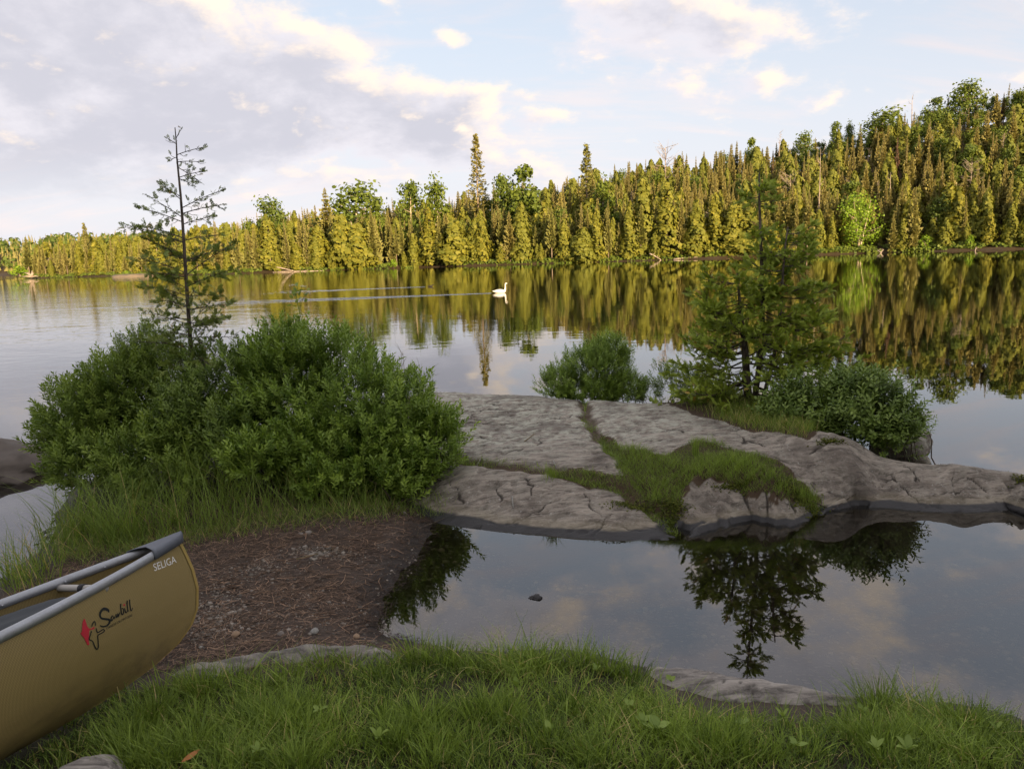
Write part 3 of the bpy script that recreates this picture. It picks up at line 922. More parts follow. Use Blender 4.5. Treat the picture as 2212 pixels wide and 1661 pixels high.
kind('spruce', [spruce_mesh(100 + i, 10 + .6 * i, [1.15, 1.35, .95, 1.5, 1.1, 1.25, 1.0, 1.6][i], [.10, .28, .05, .12, .34, .2, .15, .08][i], [1, .9, 1, 1, .8, 1, .7, 1][i],
                            [0, .15, 0, 0, .2, 0, .1, 0][i]) for i in range(8)], 'f_bark', 'f_spruce')
kind('cedar', [cedar_mesh(200 + i, [8.5, 9.5, 7, 10, 8, 6][i], [1.7, 1.5, 1.6, 1.9, 1.35, 1.9][i]) for i in range(6)], 'f_bark', 'f_cedar')
kind('broadleaf', [broad_mesh(300 + i, [10, 11, 9, 12][i], [2.6, 2.1, 3.0, 2.4][i], 1500, lo=[.2, .25, .15, .25][i]) for i in range(4)], 'birch_bark', 'f_leaf')
kind('birch', [broad_mesh(320, 10.5, 3.1, 2300, .12, 2, (.22, .42))], 'birch_bark', 'f_birch')
kind('shore_bush', [broad_mesh(330 + i, 3.2, 1.5, 420, .05, 1, (.25, .45)) for i in range(2)], 'f_bark', 'f_birch')
kind('snag', [snag_mesh(400 + i, [9, 11, 8][i], [12, 20, 34][i], [.9, 1.2, 2.4][i]) for i in range(3)], 'dead_wood', 'dead_wood')
kind('pine', [pine_mesh(500), pine_mesh(501, 15)], 'f_bark', 'f_spruce')
kind('red_spruce', [spruce_mesh(600, 11, .8, .1, .7)], 'f_bark', 'red_dead')
TREE_H = {'spruce': [10 + .6 * i for i in range(8)], 'cedar': [8.5, 9.5, 7, 10, 8, 6], 'broadleaf': [10.5, 11.5, 9.5, 12.5], 'birch': [10.8], 'shore_bush': [3.6, 3.6],
          'snag': [9, 11, 8.6], 'pine': [17, 15], 'red_spruce': [11]}


def add_tree(kd, v, loc, h, wscale, rotz, name, label, cat, group=None, crown_name='crown'):
    s = h / TREE_H[kd][v]
    o = empty(name, loc, rotz, (s * wscale, s * wscale, s))
    tag(o, label, cat, group)
    tm, cm = KINDS[kd][v]
    put('trunk', tm, o); c = put(crown_name, cm, o)
    if kd == 'snag': c['kind'] = 'stuff'
    return o


# trees one can single out: (kind, variant, x and y of the tip on the grid, metres behind the shoreline, width factor, foot y or None, name, label)
SPECIAL = [
    ('pine', 0, 1027, 293, 24, 1.0, 'tall_spruce', 'tallest open-branched spruce rising above the far forest, above the swan', 'spruce'),
    ('pine', 1, 1266, 314, 22, 1.0, 'white_pine', 'tall ragged pine with bare lower trunk on the far hillside', 'pine'),
    ('broadleaf', 1, 880, 362, 16, 1.0, 'broadleaf_tree', 'tall narrow green broadleaf tree, left of the pair above the far spruces', 'tree'),
    ('broadleaf', 3, 942, 357, 15, 0.9, 'broadleaf_tree', 'tall narrow green broadleaf tree, right of the pair above the far spruces', 'tree'),
    ('broadleaf', 2, 757, 389, 18, 1.35, 'broadleaf_tree', 'wide dark green broadleaf crown on the skyline above the round shore cedar', 'tree'),
    ('broadleaf', 0, 815, 412, 20, 0.9, 'broadleaf_tree', 'small rounded broadleaf crown just right of the wide dark skyline crown', 'tree'),
    ('broadleaf', 2, 585, 422, 16, 1.0, 'broadleaf_tree', 'leftmost broadleaf crown on the main skyline, beside spruce tips', 'tree'),
    ('broadleaf', 1, 1085, 350, 20, 0.9, 'broadleaf_tree', 'green broadleaf tree just right of the tallest far spruce', 'tree'),
    ('broadleaf', 0, 1137, 336, 20, 1.1, 'broadleaf_tree', 'full bright green broadleaf tree standing right of the tallest spruce', 'tree'),
    ('broadleaf', 3, 1300, 362, 18, 1.0, 'broadleaf_tree', 'light green broadleaf tree with pale stems beside the ragged pine', 'tree'),
    ('snag', 2, 1437, 308, 48, 1.0, 'bare_tree', 'bare spreading grey tree on the skyline of the hill', 'dead tree'),
    ('broadleaf', 0, 1628, 286, 58, 0.8, 'broadleaf_tree', 'small broadleaf crown on the ridge above the near cedar tip', 'tree'),
    ('broadleaf', 2, 1735, 282, 58, 0.9, 'broadleaf_tree', 'low rounded broadleaf crown on the ridge right of the near cedar tip', 'tree'),
    ('snag', 1, 1685, 283, 57, 0.8, 'dead_tree', 'thin pinkish dead tree on the ridge between two low crowns', 'dead tree'),
    ('broadleaf', 1, 1808, 246, 60, 0.8, 'broadleaf_tree', 'thin-crowned broadleaf tree, first tall one on the right-hand ridge', 'tree'),
    ('broadleaf', 3, 1835, 250, 61, 0.7, 'broadleaf_tree', 'thin-crowned broadleaf tree with pale trunk next to its twin on the ridge', 'tree'),
    ('broadleaf', 2, 1905, 233, 56, 1.5, 'broadleaf_tree', 'broad deep green crown on the ridge above the shore birch', 'tree'),
    ('snag', 0, 1972, 208, 55, 0.9, 'dead_tree', 'tall white dead trunk on the right-hand ridge', 'dead tree'),
    ('broadleaf', 0, 2022, 200, 60, 1.1, 'broadleaf_tree', 'rounded dark crown on the ridge left of the highest crown', 'tree'),
    ('broadleaf', 2, 2087, 170, 60, 1.25, 'broadleaf_tree', 'highest and largest rounded crown on the right-hand ridge', 'tree'),
    ('snag', 1, 2137, 240, 50, 0.9, 'dead_tree', 'forked white dead tree right of the highest crown', 'dead tree'),
    ('red_spruce', 0, 2166, 214, 54, 0.8, 'dead_spruce', 'reddish dead spruce spire near the right edge of the ridge', 'dead spruce'),
    ('broadleaf', 1, 2205, 186, 60, 1.4, 'broadleaf_tree', 'tall dark crown at the right end of the ridge', 'tree'),
    ('birch', 0, 1862, 414, 2.2, 1.05, 'birch_tree', 'bright green two-stemmed birch leaning over the far shoreline', 'birch'),
    ('snag', 0, 1773, 322, 9, 0.5, 'dead_tree', 'tall pale bare trunk standing before the hillside left of the birch', 'dead tree'),
    ('cedar', 3, 575, 468, 2.0, 1.25, 'shore_cedar', 'broad dense cedar on the far shore above the pale leaning log', 'cedar'),
    ('cedar', 4, 680, 508, 1.6, 1.0, 'shore_cedar', 'small bright pillar-shaped cedar on the far shore', 'cedar'),
    ('cedar', 5, 736, 466, 2.2, 1.0, 'shore_cedar', 'round dense cedar right of the small pillar-shaped cedar', 'cedar'),
    ('spruce', 7, 800, 448, 1.8, 1.2, 'shore_spruce', 'spruce with bare grey lower trunk leaning out of the far bank', 'spruce'),
    ('cedar', 1, 925, 452, 2.0, 1.2, 'shore_cedar', 'tall full cedar on the far shore left of the swan', 'cedar'),
    ('cedar', 0, 1040, 470, 1.8, 1.0, 'shore_cedar', 'low yellow-green cedar on the shore behind the swan', 'cedar'),
    ('cedar', 4, 1125, 440, 1.8, 1.1, 'shore_cedar', 'slim bright cedar on the shore right of the swan', 'cedar'),
    ('cedar', 1, 1388, 385, 4.0, 1.2, 'shore_cedar', 'tall golden cedar on the far shore beside the slanting log', 'cedar'),
    ('cedar', 3, 1442, 402, 2.2, 1.15, 'shore_cedar', 'full golden cedar hanging over the water right of the slanting log', 'cedar'),
    ('cedar', 1, 1545, 420, 2.4, 1.2, 'shore_cedar', 'wide yellow cedar on the shore just left of the near cedar', 'cedar'),
    ('cedar', 4, 1770, 455, 1.6, 1.0, 'shore_cedar', 'small golden cedar left of the two-stemmed birch', 'cedar'),
    ('cedar', 0, 2045, 470, 2.0, 1.2, 'shore_cedar', 'golden cedar on the shore below the highest crown', 'cedar'),
    ('cedar', 3, 2140, 455, 2.0, 1.1, 'shore_cedar', 'dense bright cedar on the shore at the far right', 'cedar'),
    ('cedar', 2, 215, 542, 2.0, 1.1, 'shore_cedar', 'round cedar on the left spit beside a low pale rock', 'cedar'),
    ('cedar', 3, 290, 535, 2.4, .9, 'shore_cedar', 'rounded cedar behind the low pale rock on the left spit', 'cedar'),
    ('pine', 1, 180, 483, 10, 0.9, 'tall_spruce', 'tallest pointed conifer on the left spit', 'spruce'),
    ('spruce', 3, 700, 404, 14, 1.3, 'skyline_spruce', 'blue-grey layered conifer on the skyline left of the wide crown', 'spruce'),
    ('shore_bush', 0, 2000, 505, 1.4, 1.2, 'shore_bush', 'low bright green bush at the waterline right of the birch', 'bush'),
    ('shore_bush', 1, 40, 570, 2.0, 1.6, 'shore_bush', 'rounded bush at the tip of the left spit', 'bush'),
]
taken = []
for (kd, v, px, py, s, ws, nm, lab, cat) in SPECIAL:
    u = (px - PCX) / FPX
    y = 160.0
    for it in range(12):
        q = sight_y(px, py, y)
        y = .5 * y + .5 * (float(shore_y(q[0])) + s)
    q = sight_y(px, py, y)
    zg = float(far_z(np.array(q[0]), np.array(y)))
    h = q[2] - zg
    crown = 'bare_limbs' if kd == 'snag' else 'crown'
    add_tree(kd, v, (q[0], y, zg - .1), h + .1, ws, 0.0 if kd == 'birch' else rng.uniform(0, 6.28), nm, lab, cat, crown_name=crown)
    taken.append((q[0], y, 5.5 if kd == 'birch' else 1.5 if s > 5 else 2.2))
taken = np.array(taken)

LAND = [(-9, 'on the left spit'), (-.42, 'right of the sapling'), (-.22, 'left of the swan'), (-.02, 'behind the swan'),
        (.12, 'right of the swan'), (.30, 'behind the near cedar'), (.44, 'around the shore birch'), (.56, 'right of the birch')]


def where(u):
    return [w for a, w in LAND if u >= a][-1]


def plant_forest():
    rows = [1.4, 3.0, 5.2, 8, 11, 14.5, 18.5, 23, 28, 33.5, 39.5, 46, 53, 60, 67]
    rec = []
    for ri, s in enumerate(rows):
        x = -190.0
        while x < 135:
            x += rng.uniform(1.5, 2.9) * (.8 if x > 30 else 1.25 if x < -62 else 1.0)
            xx = x + rng.normal(0, .5)
            y = float(shore_y(xx)) + s + rng.normal(0, .7 if ri else .35)
            u = xx / y
            if not -.80 < u < .82: continue
            if xx < -150 and y > 330: continue
            if u < -.42 and s > 30: continue
            if len(taken) and (((taken[:, 0] - xx) / taken[:, 2]) ** 2 + ((taken[:, 1] - y) / 2.0) ** 2).min() < 1: continue
            p = rng.random()
            if u < -.38 and p < .5 and rng.random() < .6: p = .75
            ridge = u > .38 and s > 50
            if ri < 3:
                kd = 'cedar' if p < (.58 - .08 * ri) else 'spruce' if p < .95 else 'shore_bush' if ri == 0 else 'snag'
            elif ridge:
                kd = 'broadleaf' if p < .55 else 'spruce'
            else:
                kd = 'spruce' if p < .66 else 'cedar' if p < .89 else 'broadleaf' if p < .955 else 'snag' if p < .985 else 'red_spruce'
            v = int(rng.integers(len(KINDS[kd])))
            base = {'spruce': 9.5, 'cedar': 7.0, 'broadleaf': 9, 'snag': 8, 'red_spruce': 9.5, 'shore_bush': 2.6}[kd]
            h = base * rng.uniform(.72, 1.22) * (1.05 if u > -.35 else .95) * (.80 if u > .33 and s > 44 else 1.0) * (rng.uniform(.6, 1.2) if u < -.38 else 1.0)
            if kd == 'cedar' and ri < 3: h = rng.uniform(3.5, 10.5)
            if kd == 'cedar' and ri >= 3: h = rng.uniform(6.5, 11)
            rec.append((kd, v, xx, y, h, u, s))
    return rec


FOREST = plant_forest()
CAPS = {'spruce': 285, 'cedar': 240, 'broadleaf': 90, 'snag': 30, 'red_spruce': 20, 'shore_bush': 30}
count = {}
NICE = {'spruce': ('spruce_tree', 'slender grey-brown spruce', 'spruce'), 'cedar': ('cedar_tree', 'yellow-green cedar', 'cedar'), 'broadleaf': ('broadleaf_tree', 'small green broadleaf tree', 'tree'),
        'snag': ('dead_tree', 'bare pale dead tree', 'dead tree'), 'red_spruce': ('dead_spruce', 'rust-brown dead spruce', 'dead spruce'), 'shore_bush': ('shore_bush', 'low green bush', 'bush')}
rest_v, rest_c = MB(), MB()
mass = {}
zs = far_z(np.array([r[2] for r in FOREST]), np.array([r[3] for r in FOREST]))
order = sorted(range(len(FOREST)), key=lambda i: FOREST[i][6])
for i in order:
    kd, v, x, y, h, u, s = FOREST[i]
    zg = float(zs[i]) - .15
    inframe = -.73 < u < .74
    count[kd] = count.get(kd, 0)
    if inframe and count[kd] < CAPS[kd]:
        count[kd] += 1
        nm, look, cat = NICE[kd]
        belt = 'at the far waterline' if s < 2.4 else 'just behind the far shore' if s < 6.5 else 'low on the far slope' if s < 13 else 'midway up the far slope' if s < 21 else 'high on the far slope'
        add_tree(kd, v, (x, y, zg), h + .15, rng.uniform(.85, 1.2) if kd != 'cedar' else rng.uniform(.8, 1.5), rng.uniform(0, 6.28), nm, '%s %s %s' % (look, belt, where(u)), cat,
                 '%ss %s %s' % (nm.replace('_', ' ').replace('bush', 'bushe'), belt, where(u)), 'bare_limbs' if kd == 'snag' else 'crown')
    else:
        mass.setdefault(kd, []).append((v, x, y, zg, h))


def mesh_arrays(me):
    V = np.empty(len(me.vertices) * 3, np.float32); me.vertices.foreach_get('co', V)
    T = np.empty(len(me.vertices), np.float32); me.attributes['tint'].data.foreach_get('value', T)
    n = len(me.polygons)
    ls = np.empty(n, np.int32); me.polygons.foreach_get('loop_start', ls)
    lt = np.diff(np.append(ls, len(me.loops)))
    li = np.empty(len(me.loops), np.int32); me.loops.foreach_get('vertex_index', li)
    F = [np.stack([li[ls[lt == k] + j] for j in range(k)], 1) for k in np.unique(lt)]
    return V.reshape(-1, 3).astype(float), F, T


ARR = {}


def stamp(mb, me, x, y, z, s, ws, a, mat, dt=0.0):
    if me.name not in ARR: ARR[me.name] = mesh_arrays(me)
    V, F, T = ARR[me.name]
    c, sn = math.cos(a), math.sin(a)
    W = np.stack([(V[:, 0] * c - V[:, 1] * sn) * s * ws + x, (V[:, 0] * sn + V[:, 1] * c) * s * ws + y, V[:, 2] * s + z], 1)
    mb.add(W, F, np.clip(T + dt, 0, 1), mat)


MASSMAT = {'spruce': 0, 'cedar': 1, 'broadleaf': 2, 'snag': 4, 'red_spruce': 3, 'shore_bush': 2, 'birch': 2, 'pine': 0}
mass_mats = [M['f_spruce'], M['f_cedar'], M['f_leaf'], M['red_dead'], M['dead_wood'], M['f_bark']]
mb = MB()
for kd, L in mass.items():
    for (v, x, y, z, h) in L:
        tm, cm = KINDS[kd][v]; s = h / TREE_H[kd][v]; a = rng.uniform(0, 6.28)
        stamp(mb, tm, x, y, z, s, 1, a, 5); stamp(mb, cm, x, y, z, s, 1, a, MASSMAT[kd], rng.normal(0, .15))
if mb.n:
    tag(mb.build('forest', mass_mats), 'dense conifer forest filling the hillside behind the singled-out trees', 'forest', kind='stuff')


# the distant wooded hill beyond the spit
def far_wood():
    mb = MB()
    n = 0
    for i in range(2400):
        y = rng.uniform(405, 800); x = rng.uniform(-.86, -.30) * y
        if x > -150 and y < 420: continue
        z = float(far_z(np.array(x), np.array(y)))
        if z < .1: continue
        h = rng.uniform(8, 14); w = h * rng.uniform(.10, .17); t = rng.uniform(0, .8)
        k = 7
        if rng.random() < .3:
            nn = 16; d = unit(rng.normal(size=(nn, 3)))
            quads(mb, np.array([x, y, z + h * .65]) + d * [w * 1.7, w * 1.7, h * .3], d, np.full(nn, w * 1.6), np.ones(nn), np.clip(rng.normal(t, .2, nn), 0, 1), 2)
            continue
        for lv in range(4):
            f0, f1 = .12 + lv * .22, .12 + lv * .22 + .34
            th = np.linspace(0, 2 * PI, k, endpoint=False) + rng.random()
            r0 = w * (1 - f0) * rng.uniform(.75, 1.25, k)
            V = np.concatenate([np.stack([x + np.cos(th) * r0, y + np.sin(th) * r0, np.full(k, z + h * f0) - r0 * .3], 1), [[x, y, z + h * min(1, f1)]]])
            mb.add(V, [np.array([[a, (a + 1) % k, k] for a in range(k)])], np.clip(t + rng.normal(0, .1), 0, 1), 0)
    tag(mb.build('distant_forest', mass_mats), 'hazy wooded hill beyond the left spit', 'forest', kind='stuff')


far_wood()
for px, py, lab in ((30, 520, 'round-topped tree sticking up at the left end of the distant hill'), (62, 516, 'small round-topped tree, second from the left on the distant hill'),
                    (108, 508, 'bushy pine top on the distant hill left of the tallest spit conifer')):
    q = sight_y(px, py, 560.0); zg = float(far_z(np.array(q[0]), np.array(560.0)))
    add_tree('broadleaf', 1, (q[0], 560.0, zg), max(8.0, q[2] - zg), .75, px, 'distant_tree', lab, 'tree')


# woods on the bank behind the viewer: they throw the shade in which the foreground lies
def shade_woods():
    mb = MB()
    for row, (y0, hh) in enumerate(((-10.5, 6.8), (-12.5, 7.6), (-15, 8.2))):
        for x in np.arange(-34, 46, 1.55):
            kd = ['cedar', 'broadleaf'][int(rng.random() < .35)]
            v = int(rng.integers(len(KINDS[kd]))); h = hh * rng.uniform(.9, 1.08)
            xx, yy = x + rng.normal(0, .3), y0 + rng.normal(0, .4)
            z = float(ground_z(np.array(xx), np.array(yy)))
            tm, cm = KINDS[kd][v]; s = (h - z + .9) / TREE_H[kd][v]; a = rng.uniform(0, 6)
            stamp(mb, tm, xx, yy, z, s, 1.1, a, 5); stamp(mb, cm, xx, yy, z, s, 1.25, a, MASSMAT[kd])
    tag(mb.build('bank_woods', mass_mats), 'woods on the near bank that shade the foreground', 'woods', kind='stuff')


shade_woods()


# ------------------------------------------------------------------ low growth and drift wood along the far bank
def shore_fringe():
    mb = MB()
    n = 11000
    x = rng.uniform(-150, 112, n); s = rng.uniform(-.1, 3.4, n)
    y = shore_y(x) + s
    z = far_z(x, y) + rng.uniform(.02, .6, n)
    ok = vnoise(x * .12, x * 0, 71, 3) > -.6
    n2 = 4200
    x2 = rng.uniform(40, 112, n2); y2 = shore_y(x2) + rng.uniform(-.1, 5.0, n2); z2 = far_z(x2, y2) + rng.uniform(0, .9, n2)
    P = np.concatenate([np.stack([x, y, z], 1)[ok], np.stack([x2, y2, z2], 1)[vnoise(x2 * .2, x2 * 0, 74, 3) > -.45]]); m = len(P)
    quads(mb, P, np.array([[0, -.6, .8]]) + rng.normal(0, .4, (m, 3)), rng.uniform(.3, .7, m), rng.uniform(.5, 1, m), rng.uniform(0, 1, m))
    tag(mb.build('shore_undergrowth', M['f_leaf']), 'low green growth along the far waterline', 'undergrowth', kind='stuff')


shore_fringe()
for (x0, y0, x1, y1, r, lab) in ((596, 577, 640, 590, .16, 'pale leaning log sliding into the water below the broad shore cedar'),
                                 (590, 592, 700, 588, .13, 'long pale log lying along the waterline right of the leaning log'),
                                 (1031, 573, 1075, 578, .12, 'short bleached log at the waterline behind the swan'),
                                 (1403, 548, 1428, 562, .16, 'slanting pale log under the golden shore cedars'),
                                 (1455, 563, 1512, 556, .16, 'bleached log with root arms right of the slanting log'),
                                 (1716, 553, 1745, 556, .14, 'low pale log behind the near cedar'),
                                 (1895, 541, 1904, 552, .12, 'short white stump leaning right of the birch'),
                                 (1908, 540, 1902, 552, .10, 'thin white stub beside the leaning stump'),
                                 (2108, 536, 2106, 548, .10, 'white upright stub at the waterline far right')):
    a0, b0 = sight_y(x0, y0, 158.0), sight_y(x1, y1, 158.0)
    ys = float(shore_y(a0[0])) - .3
    A, B = sight_y(x0, y0, ys + .5), sight_y(x1, y1, ys)
    A[2] = max(A[2], .1); B[2] = max(min(B[2], 1.0), -.05)
    t = np.linspace(0, 1, 6)[:, None]
    mb = MB(); mb.add(*tube(A + (B - A) * t + np.concatenate([t * 0, t * 0, .08 * np.sin(t * 3)], 1), r * np.linspace(1, .55, 6), 7))
    root = empty('drift_log', A)
    o = mb.build('stem', M['dead_wood'], root); o.location = -A
    mb = MB()
    for j in range(3):
        p = A + (B - A) * rng.uniform(.15, .8); e = p + np.array([rng.normal(0, .35), -.1, rng.uniform(.25, .6)])
        mb.add(*tube(np.array([p, (p + e) / 2, e]), [r * .4, r * .3, .015], 4))
    o = mb.build('root_arm', M['dead_wood'], root); o['kind'] = 'stuff'; o.location = -A
    tag(root, lab, 'log', 'drift logs along the far shore')

# pale rock shelf and upturned root plate on the spit
mb = MB()
q = sight(285, 598, 0.0)
th = np.linspace(0, 2 * PI, 40, endpoint=False)
rings = []
for k, (rr, zz) in enumerate(((1.0, -.3), (.97, .25), (.85, .5), (.5, .62), (.02, .65))):
    rings.append(np.stack([np.cos(th) * 5.0 * rr * (1 + .08 * np.sin(th * 5 + k)), np.sin(th) * 2.5 * rr, zz + .18 * np.sin(th * 7 + k * 2) * rr], 1))
V = np.concatenate(rings); i = np.arange(40)
F = np.concatenate([np.stack([k * 40 + i, k * 40 + (i + 1) % 40, (k + 1) * 40 + (i + 1) % 40, (k + 1) * 40 + i], 1) for k in range(4)])
mb.add(V, F)
o = mb.build('shore_rock', plain_mat('pale_rock', (0.22, 0.175, 0.13), .9, var=.5, scale=1.2)); o.location = (q[0], q[1], 0)
tag(o, 'low pale rock shelf at the waterline of the left spit', 'rock')
root = empty('root_plate', sight(70, 600, 0.3))
for k in range(11):
    a = rng.uniform(0, PI); L = rng.uniform(1.2, 3.0)
    e = np.array([math.cos(a) * L, rng.normal(0, .3), math.sin(a) * L * .9])
    mb = MB(); mb.add(*tube(np.array([[0, 0, .2], e * .5 + [0, 0, .3], e]), [.28, .16, .05], 5)); mb.build('root', M['dead_wood'], root)
tag(root, 'upturned grey root plate at the tip of the left spit', 'tree root')


# ------------------------------------------------------------------ grass, sedge and other blades
def blades(mb, pos, height, width, lean, head, tint, droop=0.5, segs=3, mat=0):
    """Tapered bent strips; every array has one entry for each blade."""
    n = len(pos)
    t = np.linspace(0, 1, segs + 1)
    d = np.stack([np.cos(head), np.sin(head), np.zeros(n)], 1); sd = np.stack([-np.sin(head), np.cos(head), np.zeros(n)], 1)
    tw = rng.uniform(-1.2, 1.2, n)
    sdw = sd * np.cos(tw)[:, None] + d * np.sin(tw)[:, None]
    V = []
    for k, tt in enumerate(t):
        out = lean * (tt * .55 + droop * tt ** 2.2) * height
        up = height * (tt - .30 * np.minimum(lean, 1.6) * droop * tt ** 2.6)
        c = pos + d * out[:, None] + np.array([0, 0, 1.0]) * up[:, None]
        w = width * (1 - tt ** 1.8) * (.6 + .9 * tt * (1 - tt)) + 1e-4
        if k < segs:
            V += [c - sdw * w[:, None] / 2, c + sdw * w[:, None] / 2]
        else:
            V += [c]
    m = 2 * segs + 1
    V = np.stack(V, 1).reshape(-1, 3)
    off = (np.arange(n) * m)[:, None]
    Q = np.concatenate([off + np.array([[2 * k, 2 * k + 1, 2 * k + 3, 2 * k + 2]]) for k in range(segs - 1)])
    T = off + np.array([[2 * segs - 2, 2 * segs - 1, 2 * segs]])
    mb.add(V, [Q, T], np.repeat(tint, m), mat)


CANOE_AXIS = np.array([(-1.80, 3.60), (-1.93, 3.30), (-2.2, 2.74), (-2.42, 2.25), (-3.2, .4)])
LEDGE_POLY = W2([(1380, 1418), (1480, 1432), (1600, 1452), (1740, 1472), (1880, 1492), (1840, 1507), (1720, 1513), (1600, 1508), (1500, 1492), (1430, 1476), (1385, 1450)], .09)
SLAB_POLY = W2([(360, 1452), (420, 1428), (520, 1415), (600, 1402), (650, 1388), (760, 1384), (845, 1390), (870, 1402), (850, 1410), (780, 1402), (700, 1400), (660, 1420), (560, 1438), (450, 1470), (370, 1475)], .2)
CORNER_POLY = W2([(60, 1665), (120, 1640), (190, 1610), (255, 1600), (275, 1630), (262, 1680), (200, 1760), (20, 1760)], .40)


def lawn():
    mb = MB()
    n = 92000
    x = rng.uniform(-2.6, 2.9, n); y = rng.uniform(1.9, 4.1, n)
    e = np.interp(x, GRASS_EDGE[:, 0], GRASS_EDGE[:, 1])
    cd = seg_dist(x, y, CANOE_AXIS)
    ok = (y < e + .03 * vnoise(x * 9, y * 9, 81, 2)) & (y > 1.9) & (cd > .03) & ~in_poly(x, y, LEDGE_POLY) & ~in_poly(x, y, SLAB_POLY) & ~in_poly(x, y, CORNER_POLY)
    ok &= np.abs(x) < .80 * y + .1
    ok &= rng.random(n) < .45 + .55 * sstep(-.5, .0, vnoise(x * 2.6, y * 2.6, 88, 3))
    ok &= (x > np.interp(y, CANOE_AXIS[::-1, 1], CANOE_AXIS[::-1, 0]) - .1)
    cl = vnoise(x * 5, y * 5, 82, 3)
    ok &= rng.random(n) < .55 + .45 * sstep(-.6, .2, cl)
    x, y = x[ok], y[ok]; cl = cl[ok]; e = e[ok]; m = len(x)
    z = ground_z(x, y) - .005
    big = vnoise(x * 1.8, y * 1.8, 83, 2)
    edge = sstep(.38, .05, e - y)
    h = (.030 + .055 * rng.random(m) ** 1.5 + .04 * np.maximum(cl, 0)) * (1 + .35 * big) * (1 + .9 * edge * (rng.random(m) < .6))
    t = np.clip(.42 + .28 * big + rng.normal(0, .27, m), 0, .92); t[rng.random(m) < .075] = 1.0
    blades(mb, np.stack([x, y, z], 1), h, rng.uniform(.0032, .0088, m), rng.uniform(.15, 1.5, m), rng.uniform(0, 2 * PI, m), t)
    # coarser tufts along the edge and here and there in the sward
    tuf = [(700, 1440, 9), (760, 1435, 8), (900, 1425, 16), (960, 1425, 15), (1010, 1440, 9), (1080, 1428, 9), (1180, 1430, 12), (1250, 1420, 16), (1310, 1430, 13), (1370, 1440, 12), (1130, 1450, 9),
           (1900, 1492, 20), (1930, 1500, 12), (2080, 1530, 14), (2120, 1530, 12), (2180, 1560, 9), (430, 1490, 10), (520, 1475, 9), (620, 1465, 9), (330, 1530, 14), (250, 1590, 13), (280, 1560, 12),
           (420, 1560, 9), (820, 1470, 9), (2000, 1560, 8)]
    tuf += [(float(a), float(b), float(k)) for a, b, k in zip(rng.uniform(250, 2150, 150), rng.uniform(1500, 1680, 150), 4 + 9 * rng.random(150) ** 2) if not (1380 < a < 1860 and b < 1575)]
    for px, py, k in tuf:
        c = sight(px, py, .2 if py < 1520 else .3); q = int(k * 9)
        ox, oy = rng.normal(0, .045, q), rng.normal(0, .035, q)
        X, Y = c[0] + ox, c[1] + oy
        hd = np.arctan2(oy, ox) + rng.normal(0, .6, q)
        blades(mb, np.stack([X, Y, ground_z(X, Y) - .005], 1), .0075 * k * rng.uniform(.6, 1.25, q) + .055, rng.uniform(.004, .0085, q), rng.uniform(.15, .95, q), hd, np.clip(rng.normal(rng.uniform(.35, .65), .2, q), 0, .92))
    # bents: thin seed stems
    q = 420
    X = rng.uniform(-1.9, 2.2, q); Y = rng.uniform(2.3, 3.4, q)
    ok = (Y < np.interp(X, GRASS_EDGE[:, 0], GRASS_EDGE[:, 1]) - .05) & (seg_dist(X, Y, CANOE_AXIS) > .2) & ~in_poly(X, Y, CORNER_POLY)
    X, Y = X[ok], Y[ok]; q = len(X)
    Z = ground_z(X, Y); hh = rng.uniform(.07, .14, q)
    hd = rng.uniform(0, 2 * PI, q); ln = rng.uniform(.1, .5, q)
    blades(mb, np.stack([X, Y, Z], 1), hh, np.full(q, .0016), ln, hd, np.full(q, .75))
    tip = np.stack([X, Y, Z], 1) + np.stack([np.cos(hd) * ln * 1.05 * hh, np.sin(hd) * ln * 1.05 * hh, hh * (1 - .15 * ln)], 1)
    for k in range(7):
        quads(mb, tip + rng.normal(0, .005, (q, 3)) - np.array([0, 0, .006 * k]), rng.normal(size=(q, 3)), rng.uniform(.004, .008, q), np.full(q, .5), np.clip(rng.normal(.85, .1, q), 0, .92))
    tag(mb.build('lawn_grass', M['turf']), 'short uneven green grass on the near bank', 'grass', kind='stuff')


lawn()


